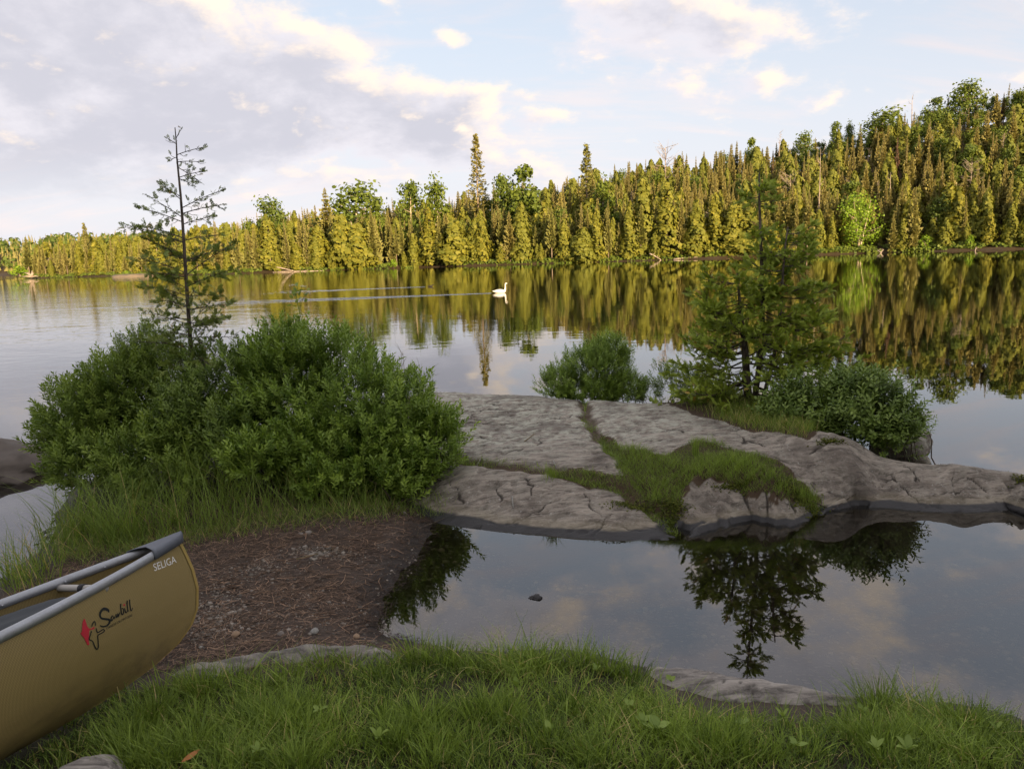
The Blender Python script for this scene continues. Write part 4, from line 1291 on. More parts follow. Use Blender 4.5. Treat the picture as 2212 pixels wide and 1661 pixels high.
def rock_grass():
    mb = MB()
    n = 190000
    x = rng.uniform(-1.2, 3.2, n); y = rng.uniform(5.6, 9.4, n)
    xw, yw = warp(x, y)
    d = np.minimum(seg_dist(xw, yw, CREV_LONG) / .07, seg_dist(xw, yw, CREV_BACK) / np.interp(y, [7, 8.6], [.10, .03]))
    gp = in_poly(xw, yw, GRASS_PATCH)
    ok = gp | (d < rng.uniform(.3, 1.0, n))
    nz = vnoise(x * 4, y * 4, 91, 2)
    ok &= rng.random(n) < np.where(gp, .85, .42 + .3 * nz)
    x, y, gp = x[ok], y[ok], gp[ok]; m = len(x)
    z = rock_z(x, y) - .005
    big = vnoise(x * 3, y * 3, 92, 2)
    h = np.where(gp, .045, .03) * rng.uniform(.5, 1.9, m) * (1 + .7 * big)
    blades(mb, np.stack([x, y, z], 1), h, rng.uniform(.003, .006, m), rng.uniform(.2, 1.4, m), rng.uniform(0, 2 * PI, m), np.clip(.5 + .2 * big + rng.normal(0, .16, m), 0, .92))
    for px, py, k, hh in ((1503, 985, 60, .17), (1190, 1030, 60, .13), (1730, 1075, 70, .14), (1755, 1085, 60, .13), (1690, 1060, 45, .10), (1420, 1075, 60, .09), (1560, 1005, 40, .09), (1620, 1010, 40, .09), (1665, 1030, 40, .10)):
        c = on_rock([(px, py)])[0]; X = c[0] + rng.normal(0, .035 if px != 1503 else .018, k); Y = c[1] + rng.normal(0, .03, k)
        blades(mb, np.stack([X, Y, rock_z(X, Y) - .01], 1), hh * rng.uniform(.7, 1.3, k), rng.uniform(.004, .007, k), rng.uniform(.05, .6 if px != 1503 else .15, k), rng.uniform(0, 2 * PI, k), np.clip(rng.normal(.6, .15, k), 0, .92))
    # soil strip under the cedar: thin taller grass, some of it dry
    n = 26000
    x = rng.uniform(1.6, 4.2, n); y = rng.uniform(6.6, 9.2, n)
    ok = in_poly(x, y, SOIL_STRIP) & (rng.random(n) < sstep(1.9, 2.7, x) * .95 + .05)
    x, y = x[ok], y[ok]; m = len(x)
    t = np.clip(rng.normal(.55, .2, m), 0, .92); t[rng.random(m) < .16] = 1.0
    blades(mb, np.stack([x, y, rock_z(x, y) - .005], 1), rng.uniform(.05, .19, m), rng.uniform(.003, .006, m), rng.uniform(.2, 1.2, m), rng.uniform(0, 2 * PI, m), t)
    # fringe where the left shrubs meet the rock
    n = 2600
    x = rng.uniform(-1.5, -.55, n); y = rng.uniform(6.2, 7.6, n); ok = x < -.75 - .3 * (y - 6.6) + rng.normal(0, .1, n)
    x, y = x[ok], y[ok]; m = len(x)
    blades(mb, np.stack([x, y, land_z(x, y) - .005], 1), rng.uniform(.05, .14, m), rng.uniform(.003, .006, m), rng.uniform(.2, 1.3, m), rng.uniform(0, 2 * PI, m), np.clip(rng.normal(.55, .2, m), 0, .92))
    tag(mb.build('crack_grass', M['turf']), 'green grass growing in the cracks of the outcrop', 'grass', kind='stuff')
    mb = MB()
    for px, py, z, rx, ry, k in ((1730, 1078, .16, .16, .09, 900), (1455, 1098, .14, .10, .07, 500), (1790, 1020, .26, .10, .03, 260), (1590, 1052, .24, .16, .03, 400), (1380, 1090, .17, .2, .05, 500), (2205, 1040, .2, .08, .04, 160)):
        c = on_rock([(px, py)])[0]; X = c[0] + rng.normal(0, rx * .6, k); Y = c[1] + rng.normal(0, ry * .6, k)
        P = np.stack([X, Y, rock_z(X, Y) + rng.uniform(0, .025, k)], 1)
        quads(mb, P, np.array([[0, -.3, 1]]) + rng.normal(0, .6, (k, 3)), rng.uniform(.012, .026, k), rng.uniform(.5, 1, k), rng.uniform(0, .9, k))
    tag(mb.build('moss', leaf_mat('moss', (0.045, 0.06, 0.008), (0.14, 0.15, 0.02), None, .2, .8)), 'yellow-green moss cushions on the outcrop', 'moss', kind='stuff')


rock_grass()


def sedges():
    mb = MB()
    # tall grass standing in front of and among the left shrubs
    n = 5200
    u = rng.random(n)
    fx = np.interp(u, [0, .2, .45, .7, 1], [-3.85, -3.3, -2.6, -1.9, -1.15]); fy = np.interp(u, [0, .2, .45, .7, 1], [5.75, 5.62, 5.75, 6.0, 6.25])
    dep = rng.gamma(1.4, .22, n)
    x = fx + rng.normal(0, .10, n) - .1 * dep; y = fy + dep + rng.normal(0, .05, n)
    g = vnoise(x * 3, y * 3, 95, 2); k = rng.random(n) < (.3 + .7 * sstep(-.3, .4, g)) * np.interp(x, [-3, -2.4, -1.8], [1, .8, .32])
    x, y, dep = x[k], y[k], dep[k]; m = len(x)
    t = np.clip(rng.normal(.5, .2, m), 0, .92); t[rng.random(m) < .05] = 1
    h = (.16 + .55 * rng.random(m) ** 1.6) * np.interp(x, [-3.9, -2.6, -1.6, -1.1], [1.05, 1.0, .75, .45])
    blades(mb, np.stack([x, y, land_z(x, y) - .01], 1), h, rng.uniform(.004, .009, m), rng.uniform(.1, .8, m), rng.uniform(0, 2 * PI, m), t, droop=.8, segs=5)
    # low ragged growth at their feet
    n = 3800
    u = rng.random(n)
    x = np.interp(u, [0, .2, .45, .7, 1], [-3.7, -3.3, -2.6, -1.9, -1.15]) + rng.normal(0, .1, n); y = np.interp(u, [0, .2, .45, .7, 1], [5.6, 5.5, 5.6, 5.88, 6.15]) + rng.normal(.08, .13, n)
    t = np.clip(rng.normal(.45, .2, n), 0, .92); t[rng.random(n) < .12] = 1
    blades(mb, np.stack([x, y, land_z(x, y) - .01], 1), rng.uniform(.04, .16, n), rng.uniform(.003, .006, n), rng.uniform(.3, 1.5, n), rng.uniform(0, 2 * PI, n), t)
    # blades arching up out of the shrubs
    for px, py, dp, k, hh in ((560, 820, 6.9, 26, .55), (480, 900, 6.6, 26, .55), (350, 850, 7.0, 18, .5), (640, 800, 7.1, 14, .45), (520, 1000, 6.3, 40, .6), (420, 1000, 6.3, 34, .6), (680, 1000, 6.4, 20, .45),
                              (800, 1000, 6.5, 14, .4), (230, 950, 6.8, 16, .5), (610, 780, 7.2, 14, .5), (330, 780, 7.3, 10, .45)):
        c = sight_y(px, py, dp); X = c[0] + rng.normal(0, .12, k); Y = dp + rng.normal(0, .1, k)
        blades(mb, np.stack([X, Y, np.full(k, c[2] - .25)], 1), hh * rng.uniform(.7, 1.2, k), rng.uniform(.006, .011, k), rng.uniform(.15, .8, k), rng.uniform(0, 2 * PI, k), np.clip(rng.normal(.6, .15, k), 0, .92), droop=.95, segs=5)
    tag(mb.build('sedge', M['sedge']), 'long arching grass at the foot of the left shrubs', 'grass', kind='stuff')
    mb = MB()
    for px, py, k in ((50, 1290, 40), (90, 1275, 40), (30, 1235, 26), (40, 1262, 40), (75, 1250, 46), (105, 1235, 26), (20, 1255, 10), (135, 1215, 30), (60, 1200, 12), (110, 1170, 20), (150, 1180, 30)):
        c = sight(px, py, 0); X = c[0] + rng.normal(0, .06, k); Y = c[1] + rng.normal(0, .07, k)
        t = np.clip(rng.normal(.55, .2, k), 0, .92); t[rng.random(k) < .12] = 1
        blades(mb, np.stack([X, Y, np.full(k, -.03)], 1), rng.uniform(.18, .50, k), rng.uniform(.006, .010, k), rng.uniform(.05, .7, k), rng.uniform(0, 2 * PI, k), t, droop=.7, segs=5)
    tag(mb.build('reeds', M['sedge']), 'thin reeds standing in the water beside the canoe', 'reeds', kind='stuff')


sedges()


# ------------------------------------------------------------------ shrubs
def twig_proto(seed, n=16, L=.15, leaf=.047, width=.34, up=.75):
    r = np.random.default_rng(seed)
    V, F3 = [], []
    sv, sf = tube(np.array([[0, 0, 0], [.004, .003, L * .5], [0, 0, L]]), [.0022, .0016, .0008], 3, False)
    V.append(sv); tri = [np.concatenate([f[:, [0, 1, 2]], f[:, [0, 2, 3]]]) for f in sf]; F3 += tri; o = len(sv)
    for i in range(n):
        f = (i + .5) / n; a = i * 2.4 + r.uniform(-.3, .3); l = leaf * r.uniform(.7, 1.1) * (1 - .25 * abs(f - .6))
        el = up * (.6 + .7 * f) + r.uniform(-.15, .15)
        d = np.array([math.cos(a) * math.cos(el), math.sin(a) * math.cos(el), math.sin(el)]); s = np.array([-math.sin(a), math.cos(a), 0]); nn = np.cross(d, s)
        b = np.array([0, 0, L * (.15 + .85 * f)]); w = l * width / 2
        P = [b, b + d * l * .55 + s * w + nn * w * .4, b + d * l, b + d * l * .55 - s * w + nn * w * .4, b + d * l * .5]
        V.append(np.array(P)); F3.append(np.array([[0, 1, 4], [1, 2, 4], [2, 3, 4], [3, 0, 4]]) + o); o += 5
    return np.concatenate(V), [np.concatenate(F3)]


TW = [twig_proto(700 + i) for i in range(4)]
TW_BROAD = [twig_proto(720 + i, 11, .16, .05, .42, .55) for i in range(3)]
TW_SMALL = [twig_proto(740 + i, 13, .11, .030, .34, .65) for i in range(3)]


def shrub(name, label, lobes, mat, protos, dens=330, base=None, nstem=14, sc=1.0, open_=0.0, group=None):
    """lobes: (centre, radii) ellipsoids that together give the outline; leaves sit on many small twigs through the outer shell."""
    c0 = np.mean([l[0] for l in lobes], 0)
    if base is None:
        base = np.array([c0[0], c0[1], float(land_z(np.array(c0[0]), np.array(c0[1])))])
    root = empty(name, base)
    tag(root, label, 'shrub', group)
    fol, st = MB(), MB()
    for li, (c, rd) in enumerate(lobes):
        c, rd = np.asarray(c, float), np.asarray(rd, float)
        area = 2 * PI * ((rd[0] * rd[1]) ** 1.6 + (rd[0] * rd[2]) ** 1.6 + (rd[1] * rd[2]) ** 1.6) ** (1 / 1.6) / 3 ** (1 / 1.6) * 1.5
        n = int(dens * area * 1.9)
        d = unit(rng.normal(size=(n, 3))); d = d[d[:, 2] > -.8]; n = len(d)
        lump = 1 + .17 * vnoise(d[:, 0] * 3 + li * 9, d[:, 2] * 3 + d[:, 1] * 2.2, 110 + li, 3)
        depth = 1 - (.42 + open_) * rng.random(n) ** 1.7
        far = rng.random(n) < .09; depth[far] = rng.uniform(1.02, 1.02 + .085 / rd.mean(), far.sum())
        P = c + d * rd * (lump * depth)[:, None]
        gap = vnoise(P[:, 0] * 4.5, P[:, 2] * 4.5 + P[:, 1] * 3, 130 + li, 2)
        k = gap > -.48 + open_ * 1.1
        P, d, depth = P[k], d[k], depth[k]; n = len(P)
        zmin = land_z(P[:, 0], P[:, 1]) + .02
        k = P[:, 2] > zmin; P, d, depth = P[k], d[k], depth[k]; n = len(P)
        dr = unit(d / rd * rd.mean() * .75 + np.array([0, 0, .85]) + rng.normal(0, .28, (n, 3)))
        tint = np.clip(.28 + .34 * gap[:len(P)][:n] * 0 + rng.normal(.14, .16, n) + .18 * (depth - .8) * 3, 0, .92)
        which = rng.integers(0, len(protos), n)
        for w, pr in enumerate(protos):
            q = which == w
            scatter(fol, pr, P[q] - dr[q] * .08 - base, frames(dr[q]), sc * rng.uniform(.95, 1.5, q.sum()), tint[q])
        for s in range(max(2, int(nstem / len(lobes)))):
            e = c + unit(rng.normal(size=3) * [1, 1, .5] + [0, 0, .5]) * rd * .8
            b = np.array([base[0] + (c[0] - base[0]) * .8 + rng.normal(0, .12), base[1] + (c[1] - base[1]) * .8 + rng.normal(0, .12), 0]); b[2] = float(land_z(np.array(b[0]), np.array(b[1]))) - .02
            md = (b + e) / 2 + rng.normal(0, .04, 3)
            st.add(*tube(np.array([b, (b + md) / 2 + rng.normal(0, .02, 3), md, e]) - base, [.009, .007, .005, .002], 4, False))
    st.build('stems', M['twig'], root)['kind'] = 'stuff'
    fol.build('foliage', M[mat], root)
    return root


def lobe(px, py, y, rx, ry, rz):
    return (sight_y(px, py, y), (rx, ry, rz))


shrub('leafy_shrub', 'big dense bright green shrub right of the tall grass, beside the rock', [lobe(690, 880, 7.25, .86, .70, .80), lobe(830, 925, 7.05, .52, .55, .60), lobe(740, 1000, 6.80, .70, .45, .40),
      lobe(620, 820, 7.4, .45, .45, .50)], 'gale', TW, 250)
shrub('leafy_shrub', 'low leafy shrub spilling onto the rock at the right of the mound', [lobe(905, 975, 6.85, .38, .35, .38), lobe(945, 930, 7.1, .20, .25, .2)], 'gale', TW, 270)
shrub('leafy_shrub', 'small rounded shrub low in front of the big mound', [lobe(560, 985, 6.45, .30, .25, .20), lobe(640, 960, 6.55, .26, .22, .2), lobe(800, 1040, 6.5, .30, .22, .2), lobe(690, 1035, 6.4, .24, .2, .16), lobe(870, 1030, 6.6, .2, .2, .18)], 'gale', TW, 300)
shrub('leafy_shrub', 'dull green shrub at the left end above the dark shore rock', [lobe(205, 905, 7.4, .46, .5, .46), lobe(150, 935, 7.6, .26, .3, .30), lobe(270, 860, 7.5, .45, .4, .45)], 'gale_dull', TW, 250)
shrub('leafy_shrub', 'low dull green shrub left of the tall grass', [lobe(310, 990, 6.7, .42, .3, .30), lobe(190, 1000, 6.9, .34, .3, .28), lobe(390, 950, 6.8, .32, .28, .28), lobe(270, 1050, 6.45, .26, .2, .18), lobe(380, 1030, 6.4, .2, .18, .16)], 'gale_dull', TW, 270)
shrub('leafy_shrub', 'upright shrub standing just left of the sapling trunk', [lobe(320, 755, 7.8, .32, .3, .28), lobe(380, 810, 7.5, .36, .3, .36), lobe(280, 800, 7.8, .25, .25, .28)], 'gale_dull', TW_SMALL, 330)
shrub('leafy_shrub', 'dark tangled shrub at the foot of the sapling', [lobe(480, 850, 7.2, .50, .4, .50), lobe(420, 910, 7.0, .42, .38, .42), lobe(520, 930, 6.8, .4, .35, .35)], 'gale_dark', TW, 230, open_=.05)
shrub('leafy_shrub', 'loose rounded shrub behind the rock left of the near cedar', [lobe(1285, 805, 9.5, .46, .38, .40), lobe(1215, 830, 9.5, .30, .3, .24), lobe(1315, 765, 9.6, .30, .28, .26), lobe(1355, 838, 9.4, .26, .24, .2), lobe(1270, 845, 9.4, .42, .3, .18)],
      'gale', TW_SMALL, 520, open_=-.05)
shrub('leafy_shrub', 'thin low shrub between the rounded shrub and the near cedar', [lobe(1400, 845, 9.3, .16, .2, .16), lobe(1445, 825, 9.2, .22, .2, .24), lobe(1500, 840, 8.9, .25, .2, .24)], 'gale_dark', TW_SMALL, 300, open_=.12)
shrub('leafy_shrub', 'glossy rounded shrub at the right end of the outcrop', [lobe(1880, 890, 7.1, .38, .35, .36), lobe(1925, 930, 6.95, .24, .25, .26), lobe(1830, 865, 7.3, .27, .25, .27)], 'gale_dark', TW_BROAD, 300)
shrub('leafy_shrub', 'dark shrub under the right side of the near cedar', [lobe(1760, 885, 7.5, .38, .3, .34), lobe(1700, 905, 7.5, .3, .25, .24)], 'gale_dark', TW_BROAD, 270, open_=.04)
shrub('leafy_sprig', 'single leafy sprig reaching out over the water beyond the right shrub', [lobe(1992, 912, 6.9, .035, .04, .05), lobe(1970, 935, 6.9, .03, .03, .04)], 'gale_dark', TW_BROAD, 500, sight(1930, 975, .25), 2, .7)


# ------------------------------------------------------------------ cedars close by
def spray_proto(seed, side=7, ang=.75, fat=1.0, spread_w=.55):
    """Flat fan of scale-leaved twiglets along +z, unit length."""
    r = np.random.default_rng(seed)
    V, F, o = [], [], 0

    def finger(b, a, l, w, lift):
        nonlocal o
        d = np.array([math.sin(a), 0, math.cos(a)]); s = np.array([math.cos(a), 0, -math.sin(a)])
        e = b + d * l + np.array([0, lift, 0]); m = b + d * l * .5 + np.array([0, lift * .4, 0])
        V.extend([b, m + s * w * fat / 2, e, m - s * w * fat / 2]); F.append([o, o + 1, o + 2]); F.append([o, o + 2, o + 3]); o += 4
        return d
    finger(np.zeros(3), 0, 1.0, .05, -.06)
    for i in range(side):
        f = .12 + .8 * i / side
        for sg in (-1, 1):
            l = (spread_w * (1 - f) ** .7 + .09) * r.uniform(.75, 1.15); a = sg * (ang + r.uniform(-.15, .15)); b = np.array([0, -.06 * f * f, f])
            lf = r.uniform(-.12, .05)
            d = finger(b, a, l, .065, lf)
            if l > .22:
                for q in (.35, .62):
                    finger(b + d * l * q + np.array([0, lf * q * q, 0]), a - .6 * sg, l * .42, .05, lf * .5)
                    finger(b + d * l * q + np.array([0, lf * q * q, 0]), a + .6 * sg, l * .36, .05, lf * .5)
    return np.array(V), [np.array(F)]


SP = [spray_proto(800 + i, 8, .55, 1.15, .24) for i in range(4)]
SP_THIN = [spray_proto(810 + i, 6, .65, 1.2, .30) for i in range(4)]


def grow_branch(wood, fol, base, P, r0, n_tw, tw_len, sprays, s_len, protos, tip_only=.3, tint0=.45):
    """One limb: a tube along P with side twigs that carry flat sprays."""
    P = np.asarray(P, float)
    wood.add(*tube(P - base, np.linspace(r0, .0025, len(P)), 4, False))
    T = np.gradient(P, axis=0)
    seg = np.linspace(0, 1, len(P))
    pos, dr, sc = [], [], []
    for k in range(n_tw):
        f = tip_only + (1 - tip_only) * (k + rng.random()) / n_tw
        b = np.array([np.interp(f, seg, P[:, j]) for j in range(3)]); t = unit(np.array([np.interp(f, seg, T[:, j]) for j in range(3)]))
        s = unit(np.cross(t, [0, 0, 1.0])) * (1 if k % 2 else -1)
        d = unit(t * rng.uniform(.4, 1.1) + s * rng.uniform(.2, 1.0) + rng.normal(0, .25, 3) + [0, 0, rng.uniform(-.45, .45)])
        L = tw_len * rng.uniform(.6, 1.2) * (1.15 - .6 * f)
        e = b + d * L
        wood.add(*tube(np.array([b, (b + e) / 2 + [0, 0, -.01], e]) - base, [.0035, .0025, .0012], 3, False))
        for q in range(sprays):
            ff = rng.uniform(.25, 1.0); pos.append(b + d * L * ff); dr.append(unit(d + rng.normal(0, .55, 3) + [0, 0, .22])); sc.append(s_len * rng.uniform(.6, 1.25))
    pos.append(P[-1]); dr.append(unit(T[-1])); sc.append(s_len)
    pos, dr, sc = np.array(pos), np.array(dr), np.array(sc)
    R = frames(dr, rng.normal(0, 1.0, len(dr)))
    t = np.clip(rng.normal(tint0, .2, len(pos)), 0, .92); t[rng.random(len(pos)) < .02] = 1
    w = rng.integers(0, len(protos), len(pos))
    for i, pr in enumerate(protos):
        q = w == i
        if q.any(): scatter(fol, pr, pos[q] - base, R[q], sc[q], t[q])


def curve3(a, b, sag, n=7, tipup=0.0):
    t = np.linspace(0, 1, n)[:, None]
    P = a + (b - a) * t
    P[:, 2] += (-sag * np.sin(t[:, 0] * PI) + tipup * t[:, 0] ** 3)
    return P


def near_cedar():
    Y0 = 8.35
    base = sight(1622, 868, .45); base[1] = Y0; base = sight_y(1622, 868, Y0); base[2] = .44
    root = empty('cedar_tree', base)
    tag(root, 'bushy three-stemmed young cedar standing on the outcrop before the lake', 'cedar')
    trunks = [([(1618, 868), (1612, 800), (1608, 740), (1600, 680), (1597, 640), (1592, 590)], .055, 0.0),
              ([(1628, 868), (1640, 790), (1646, 720), (1648, 650), (1645, 560), (1642, 480), (1640, 430), (1640, 372)], .038, .08),
              ([(1640, 868), (1668, 790), (1680, 720), (1688, 650), (1692, 580), (1697, 525), (1702, 490)], .026, -.08)]
    lines = []
    for pts, r, dy in trunks:
        P = np.array([sight_y(a, b, Y0 + dy) for a, b in pts]); P[0, 2] = .40
        mb = MB(); mb.add(*tube(P - base, np.linspace(r, .007, len(P)), 8))
        mb.build('trunk', M['bark'], root)
        lines.append(P)
    wood, fol = MB(), MB()
    zr = [.55, .75, 1.13, 1.45, 1.66, 2.2, 2.42, 2.50]; rr = [1.12, 1.10, .86, .66, .55, .36, .26, .13]
    for li, P in enumerate(lines):
        nb = (42, 54, 40)[li]
        for i in range(nb):
            f = (i + rng.random()) / nb
            z = .50 + f * (P[-1, 2] - .58)
            if 2.52 < z < 2.76: continue
            b = np.array([np.interp(z, P[:, 2], P[:, 0]), np.interp(z, P[:, 2], P[:, 1]), z])
            a = rng.uniform(0, 2 * PI)
            if li == 0 and rng.random() < .6: a = PI + rng.normal(0, .7)
            if li == 2 and rng.random() < .6: a = rng.normal(0, .7)
            R = np.interp(z, zr, rr) if z < 2.52 else .20 * (1 - (z - 2.76) / .5)
            L = R * rng.uniform(.55, 1.02)
            if L < .06: L = .06
            e = b + np.array([math.cos(a) * L, math.sin(a) * L * .8, L * (rng.uniform(-.25, .12) if z < .85 else rng.uniform(-.05, .38)) - .02])
            big = L > .4
            grow_branch(wood, fol, base, curve3(b, e, .10 * L, 6, .06 * L), .004 + .009 * L, int(5 + 9 * L), .11 + .12 * L, 6 if big else 5, .112, SP, .22 if big else .12, .6)
    wood.build('limbs', M['bark'], root)['kind'] = 'stuff'
    fol.build('foliage', M['cedar'], root)
    # a few dry brown tips
    return root


near_cedar()


def sapling():
    Y0 = 7.35
    tr = [(415, 800), (412, 745), (408, 690), (404, 630), (400, 570), (397, 520), (393, 460), (390, 420), (386, 380), (382, 340), (381, 310), (378, 276)]
    P = np.array([sight_y(a, b, Y0) for a, b in tr])
    base = P[0].copy(); base[2] = float(land_z(np.array(P[0, 0]), np.array(Y0)))
    P = np.concatenate([[base + [0, 0, -.03]], P])
    root = empty('cedar_sapling', base)
    tag(root, 'tall thin cedar sapling with sparse twigs rising out of the left shrubs', 'cedar')
    mb = MB(); mb.add(*tube(P - base, np.linspace(.026, .0045, len(P)), 8)); mb.build('trunk', M['bark'], root)
    wood, fol = MB(), MB()
    # (start height on the grid, tip x, tip y, depth offset, twigs, sprays)
    limbs = [(300, 390, 282, .0, 2, 1, .05), (312, 362, 300, .05, 4, 1, .06), (335, 437, 320, .05, 6, 1, .07), (340, 370, 345, -.05, 5, 2, .07), (350, 436, 352, -.1, 6, 2, .07), (362, 430, 392, .1, 7, 3, .08),
             (384, 436, 372, -.05, 7, 3, .08), (386, 412, 398, .1, 5, 3, .08),
             (425, 356, 408, .1, 7, 3, .09), (432, 352, 402, -.1, 6, 3, .09), (450, 474, 415, .05, 10, 3, .09), (462, 478, 445, -.15, 10, 3, .09), (470, 330, 432, .1, 10, 3, .09), (480, 308, 452, -.1, 12, 3, .10),
             (485, 455, 470, .2, 8, 3, .09), (515, 305, 490, .2, 12, 4, .10), (525, 272, 488, .0, 13, 4, .10), (520, 470, 510, -.2, 9, 3, .10),
             (560, 320, 520, -.3, 12, 4, .11), (565, 480, 540, .25, 11, 4, .11), (590, 300, 560, .2, 12, 4, .11), (595, 505, 530, -.1, 13, 4, .10), (600, 330, 590, -.3, 11, 5, .11), (620, 500, 585, -.2, 12, 4, .11),
             (640, 320, 620, .2, 10, 5, .11), (640, 470, 640, .3, 10, 4, .11), (660, 350, 650, -.2, 9, 4, .10), (670, 495, 660, -.1, 10, 4, .10), (690, 330, 690, .1, 10, 4, .10), (700, 480, 690, -.25, 10, 5, .11),
             (710, 440, 700, -.3, 9, 5, .11), (730, 500, 730, .1, 9, 4, .10), (725, 370, 720, -.3, 9, 5, .11), (750, 300, 740, -.2, 9, 4, .10), (760, 450, 790, -.4, 10, 5, .11), (770, 360, 800, -.4, 9, 5, .11)]
    ys = np.array([b for a, b in tr]); xs = np.array([a for a, b in tr])
    for sy, ex, ey, dy, nt_, ns, sl in limbs:
        sx = np.interp(sy, ys[::-1], xs[::-1])
        a = sight_y(sx, sy, Y0); e = sight_y(ex, ey, Y0 + dy)
        L = np.linalg.norm(e - a)
        grow_branch(wood, fol, base, curve3(a, e, -.03 * L, 6, .02 * L), .003 + .005 * L, nt_ + (1 if sy > 480 else 0), .07 + .12 * L, max(1, ns - 1), sl * .85, SP_THIN, .08, .5)
    for k in range(22):
        sy = rng.uniform(540, 775); sx = np.interp(sy, ys[::-1], xs[::-1]); a = sight_y(sx, sy, Y0)
        ang = rng.uniform(0, 2 * PI); L = rng.uniform(.15, .42) * np.interp(sy, [500, 640, 770], [.8, 1.0, 1.1])
        e = a + np.array([math.cos(ang) * L, math.sin(ang) * L * .7, L * rng.uniform(-.1, .7)])
        grow_branch(wood, fol, base, curve3(a, e, -.02 * L, 5, .02), .0035, 8, .09, 2, .075, SP_THIN, .3, .5)
    wood.build('limbs', M['bark'], root)['kind'] = 'stuff'
    fol.build('foliage', M['cedar_thin'], root)


sapling()


def flower_plant():
    base = sight_y(650, 760, 7.4)
    root = empty('flowering_plant', base)
    tag(root, 'tall leafy stalk with white flower heads on top of the big shrub', 'plant')
    st, lf, fl = MB(), MB(), MB()
    P = np.array([sight_y(a, b, 7.4) for a, b in ((650, 760), (645, 720), (648, 680), (640, 640), (643, 618))])
    st.add(*tube(P - base, np.linspace(.006, .003, 5), 5, False))
    leaf = (np.array([[0, 0, 0], [.28, .02, .45], [0, -.06, 1], [-.28, .02, .45], [0, -.08, .5]]), [np.array([[0, 1, 4], [1, 2, 4], [2, 3, 4], [3, 0, 4]])])
    n = 44
    f = rng.uniform(.1, 1, n); seg = np.linspace(0, 1, 5)
    pos = np.stack([np.interp(f, seg, P[:, j]) for j in range(3)], 1) + rng.normal(0, .03, (n, 3)) * [1.5, 1, .6]
    scatter(lf, leaf, pos - base, frames(np.stack([rng.normal(0, 1, n), rng.normal(0, 1, n), rng.uniform(-.1, .8, n)], 1)), rng.uniform(.05, .085, n), rng.uniform(.3, .9, n))
    for a, b in ((632, 616), (652, 618), (664, 633), (655, 645), (655, 680), (668, 712), (680, 718), (627, 722), (660, 738)):
        c = sight_y(a, b, 7.36); k = 26
        st.add(*tube(np.array([sight_y(646, b + 22, 7.4), c]) - base, [.003, .002], 3, False))
        quads(fl, c - base + rng.normal(0, .016, (k, 3)) * [1.4, 1, .35], np.array([[0, -.3, 1]]) + rng.normal(0, .4, (k, 3)), rng.uniform(.008, .014, k), np.ones(k), np.full(k, .5))
    st.build('stem', M['weed'], root); lf.build('leaves', M['weed'], root); fl.build('flower_heads', plain_mat('white_petal', (.55, .55, .42), .8), root)
    # dry seed stalks beside it
    for px, y0, y1, lab in ((735, 790, 640, 'dry branching seed stalk standing on the big shrub'), (800, 790, 690, 'thin dry stalk right of the branching seed stalk'), (868, 840, 760, 'dry weed stalk at the right brow of the shrub'),
                            (905, 850, 800, 'small dry weed at the edge of the rock behind the shrub'), (590, 780, 690, 'pale dry stalks left of the white-flowered stalk')):
        b = sight_y(px, y0, 7.5); mb = MB()
        e = sight_y(px + rng.normal(0, 6), y1, 7.5)
        mb.add(*tube(np.array([b, (b + e) / 2 + [.02, 0, 0], e]) - b, [.0035, .0028, .0015], 4, False))
        for k in range(9):
            f = rng.uniform(.35, .95); q = b + (e - b) * f; g = q + np.array([rng.normal(0, .09), rng.normal(0, .06), rng.uniform(.06, .2)])
            mb.add(*tube(np.array([q, (q + g) / 2 + [0, 0, .01], g]) - b, [.002, .0015, .0008], 3, False))
        o = mb.build('dry_stalk', M['straw']); o.location = b
        tag(o, lab, 'dry plant')


flower_plant()


# ------------------------------------------------------------------ rocks at the water's edge
def stone_mesh(seed, n=14, m=9, flat=.6, rough=.16, angular=True):
    r = np.random.default_rng(seed)
    th = np.linspace(0, 2 * PI, n, endpoint=False); ph = np.linspace(-PI / 2, PI / 2, m)
    D = np.array([[math.cos(p) * math.cos(t), math.cos(p) * math.sin(t), math.sin(p)] for p in ph for t in th])
    N = unit(r.normal(size=(9, 3))); dd = r.uniform(.62, .95, 9)
    rad = np.ones(len(D))
    if angular:
        for nn, q in zip(N, dd):
            c = D @ nn; rad = np.minimum(rad, np.where(c > .05, q / np.maximum(c, .05), 9))
    rad = rad * (1 + rough * .4 * vnoise(D[:, 0] * 2.5 + seed, D[:, 1] * 2.5 + D[:, 2] * 2, seed, 3))
    V = D * rad[:, None] * np.array([1, 1, flat])
    i = np.arange(n)
    F = np.concatenate([np.stack([k * n + i, k * n + (i + 1) % n, (k + 1) * n + (i + 1) % n, (k + 1) * n + i], 1) for k in range(m - 1)])
    return V, [F]


def rock_attrs(n):
    return dict(crack=np.zeros(n), soil=np.zeros(n))


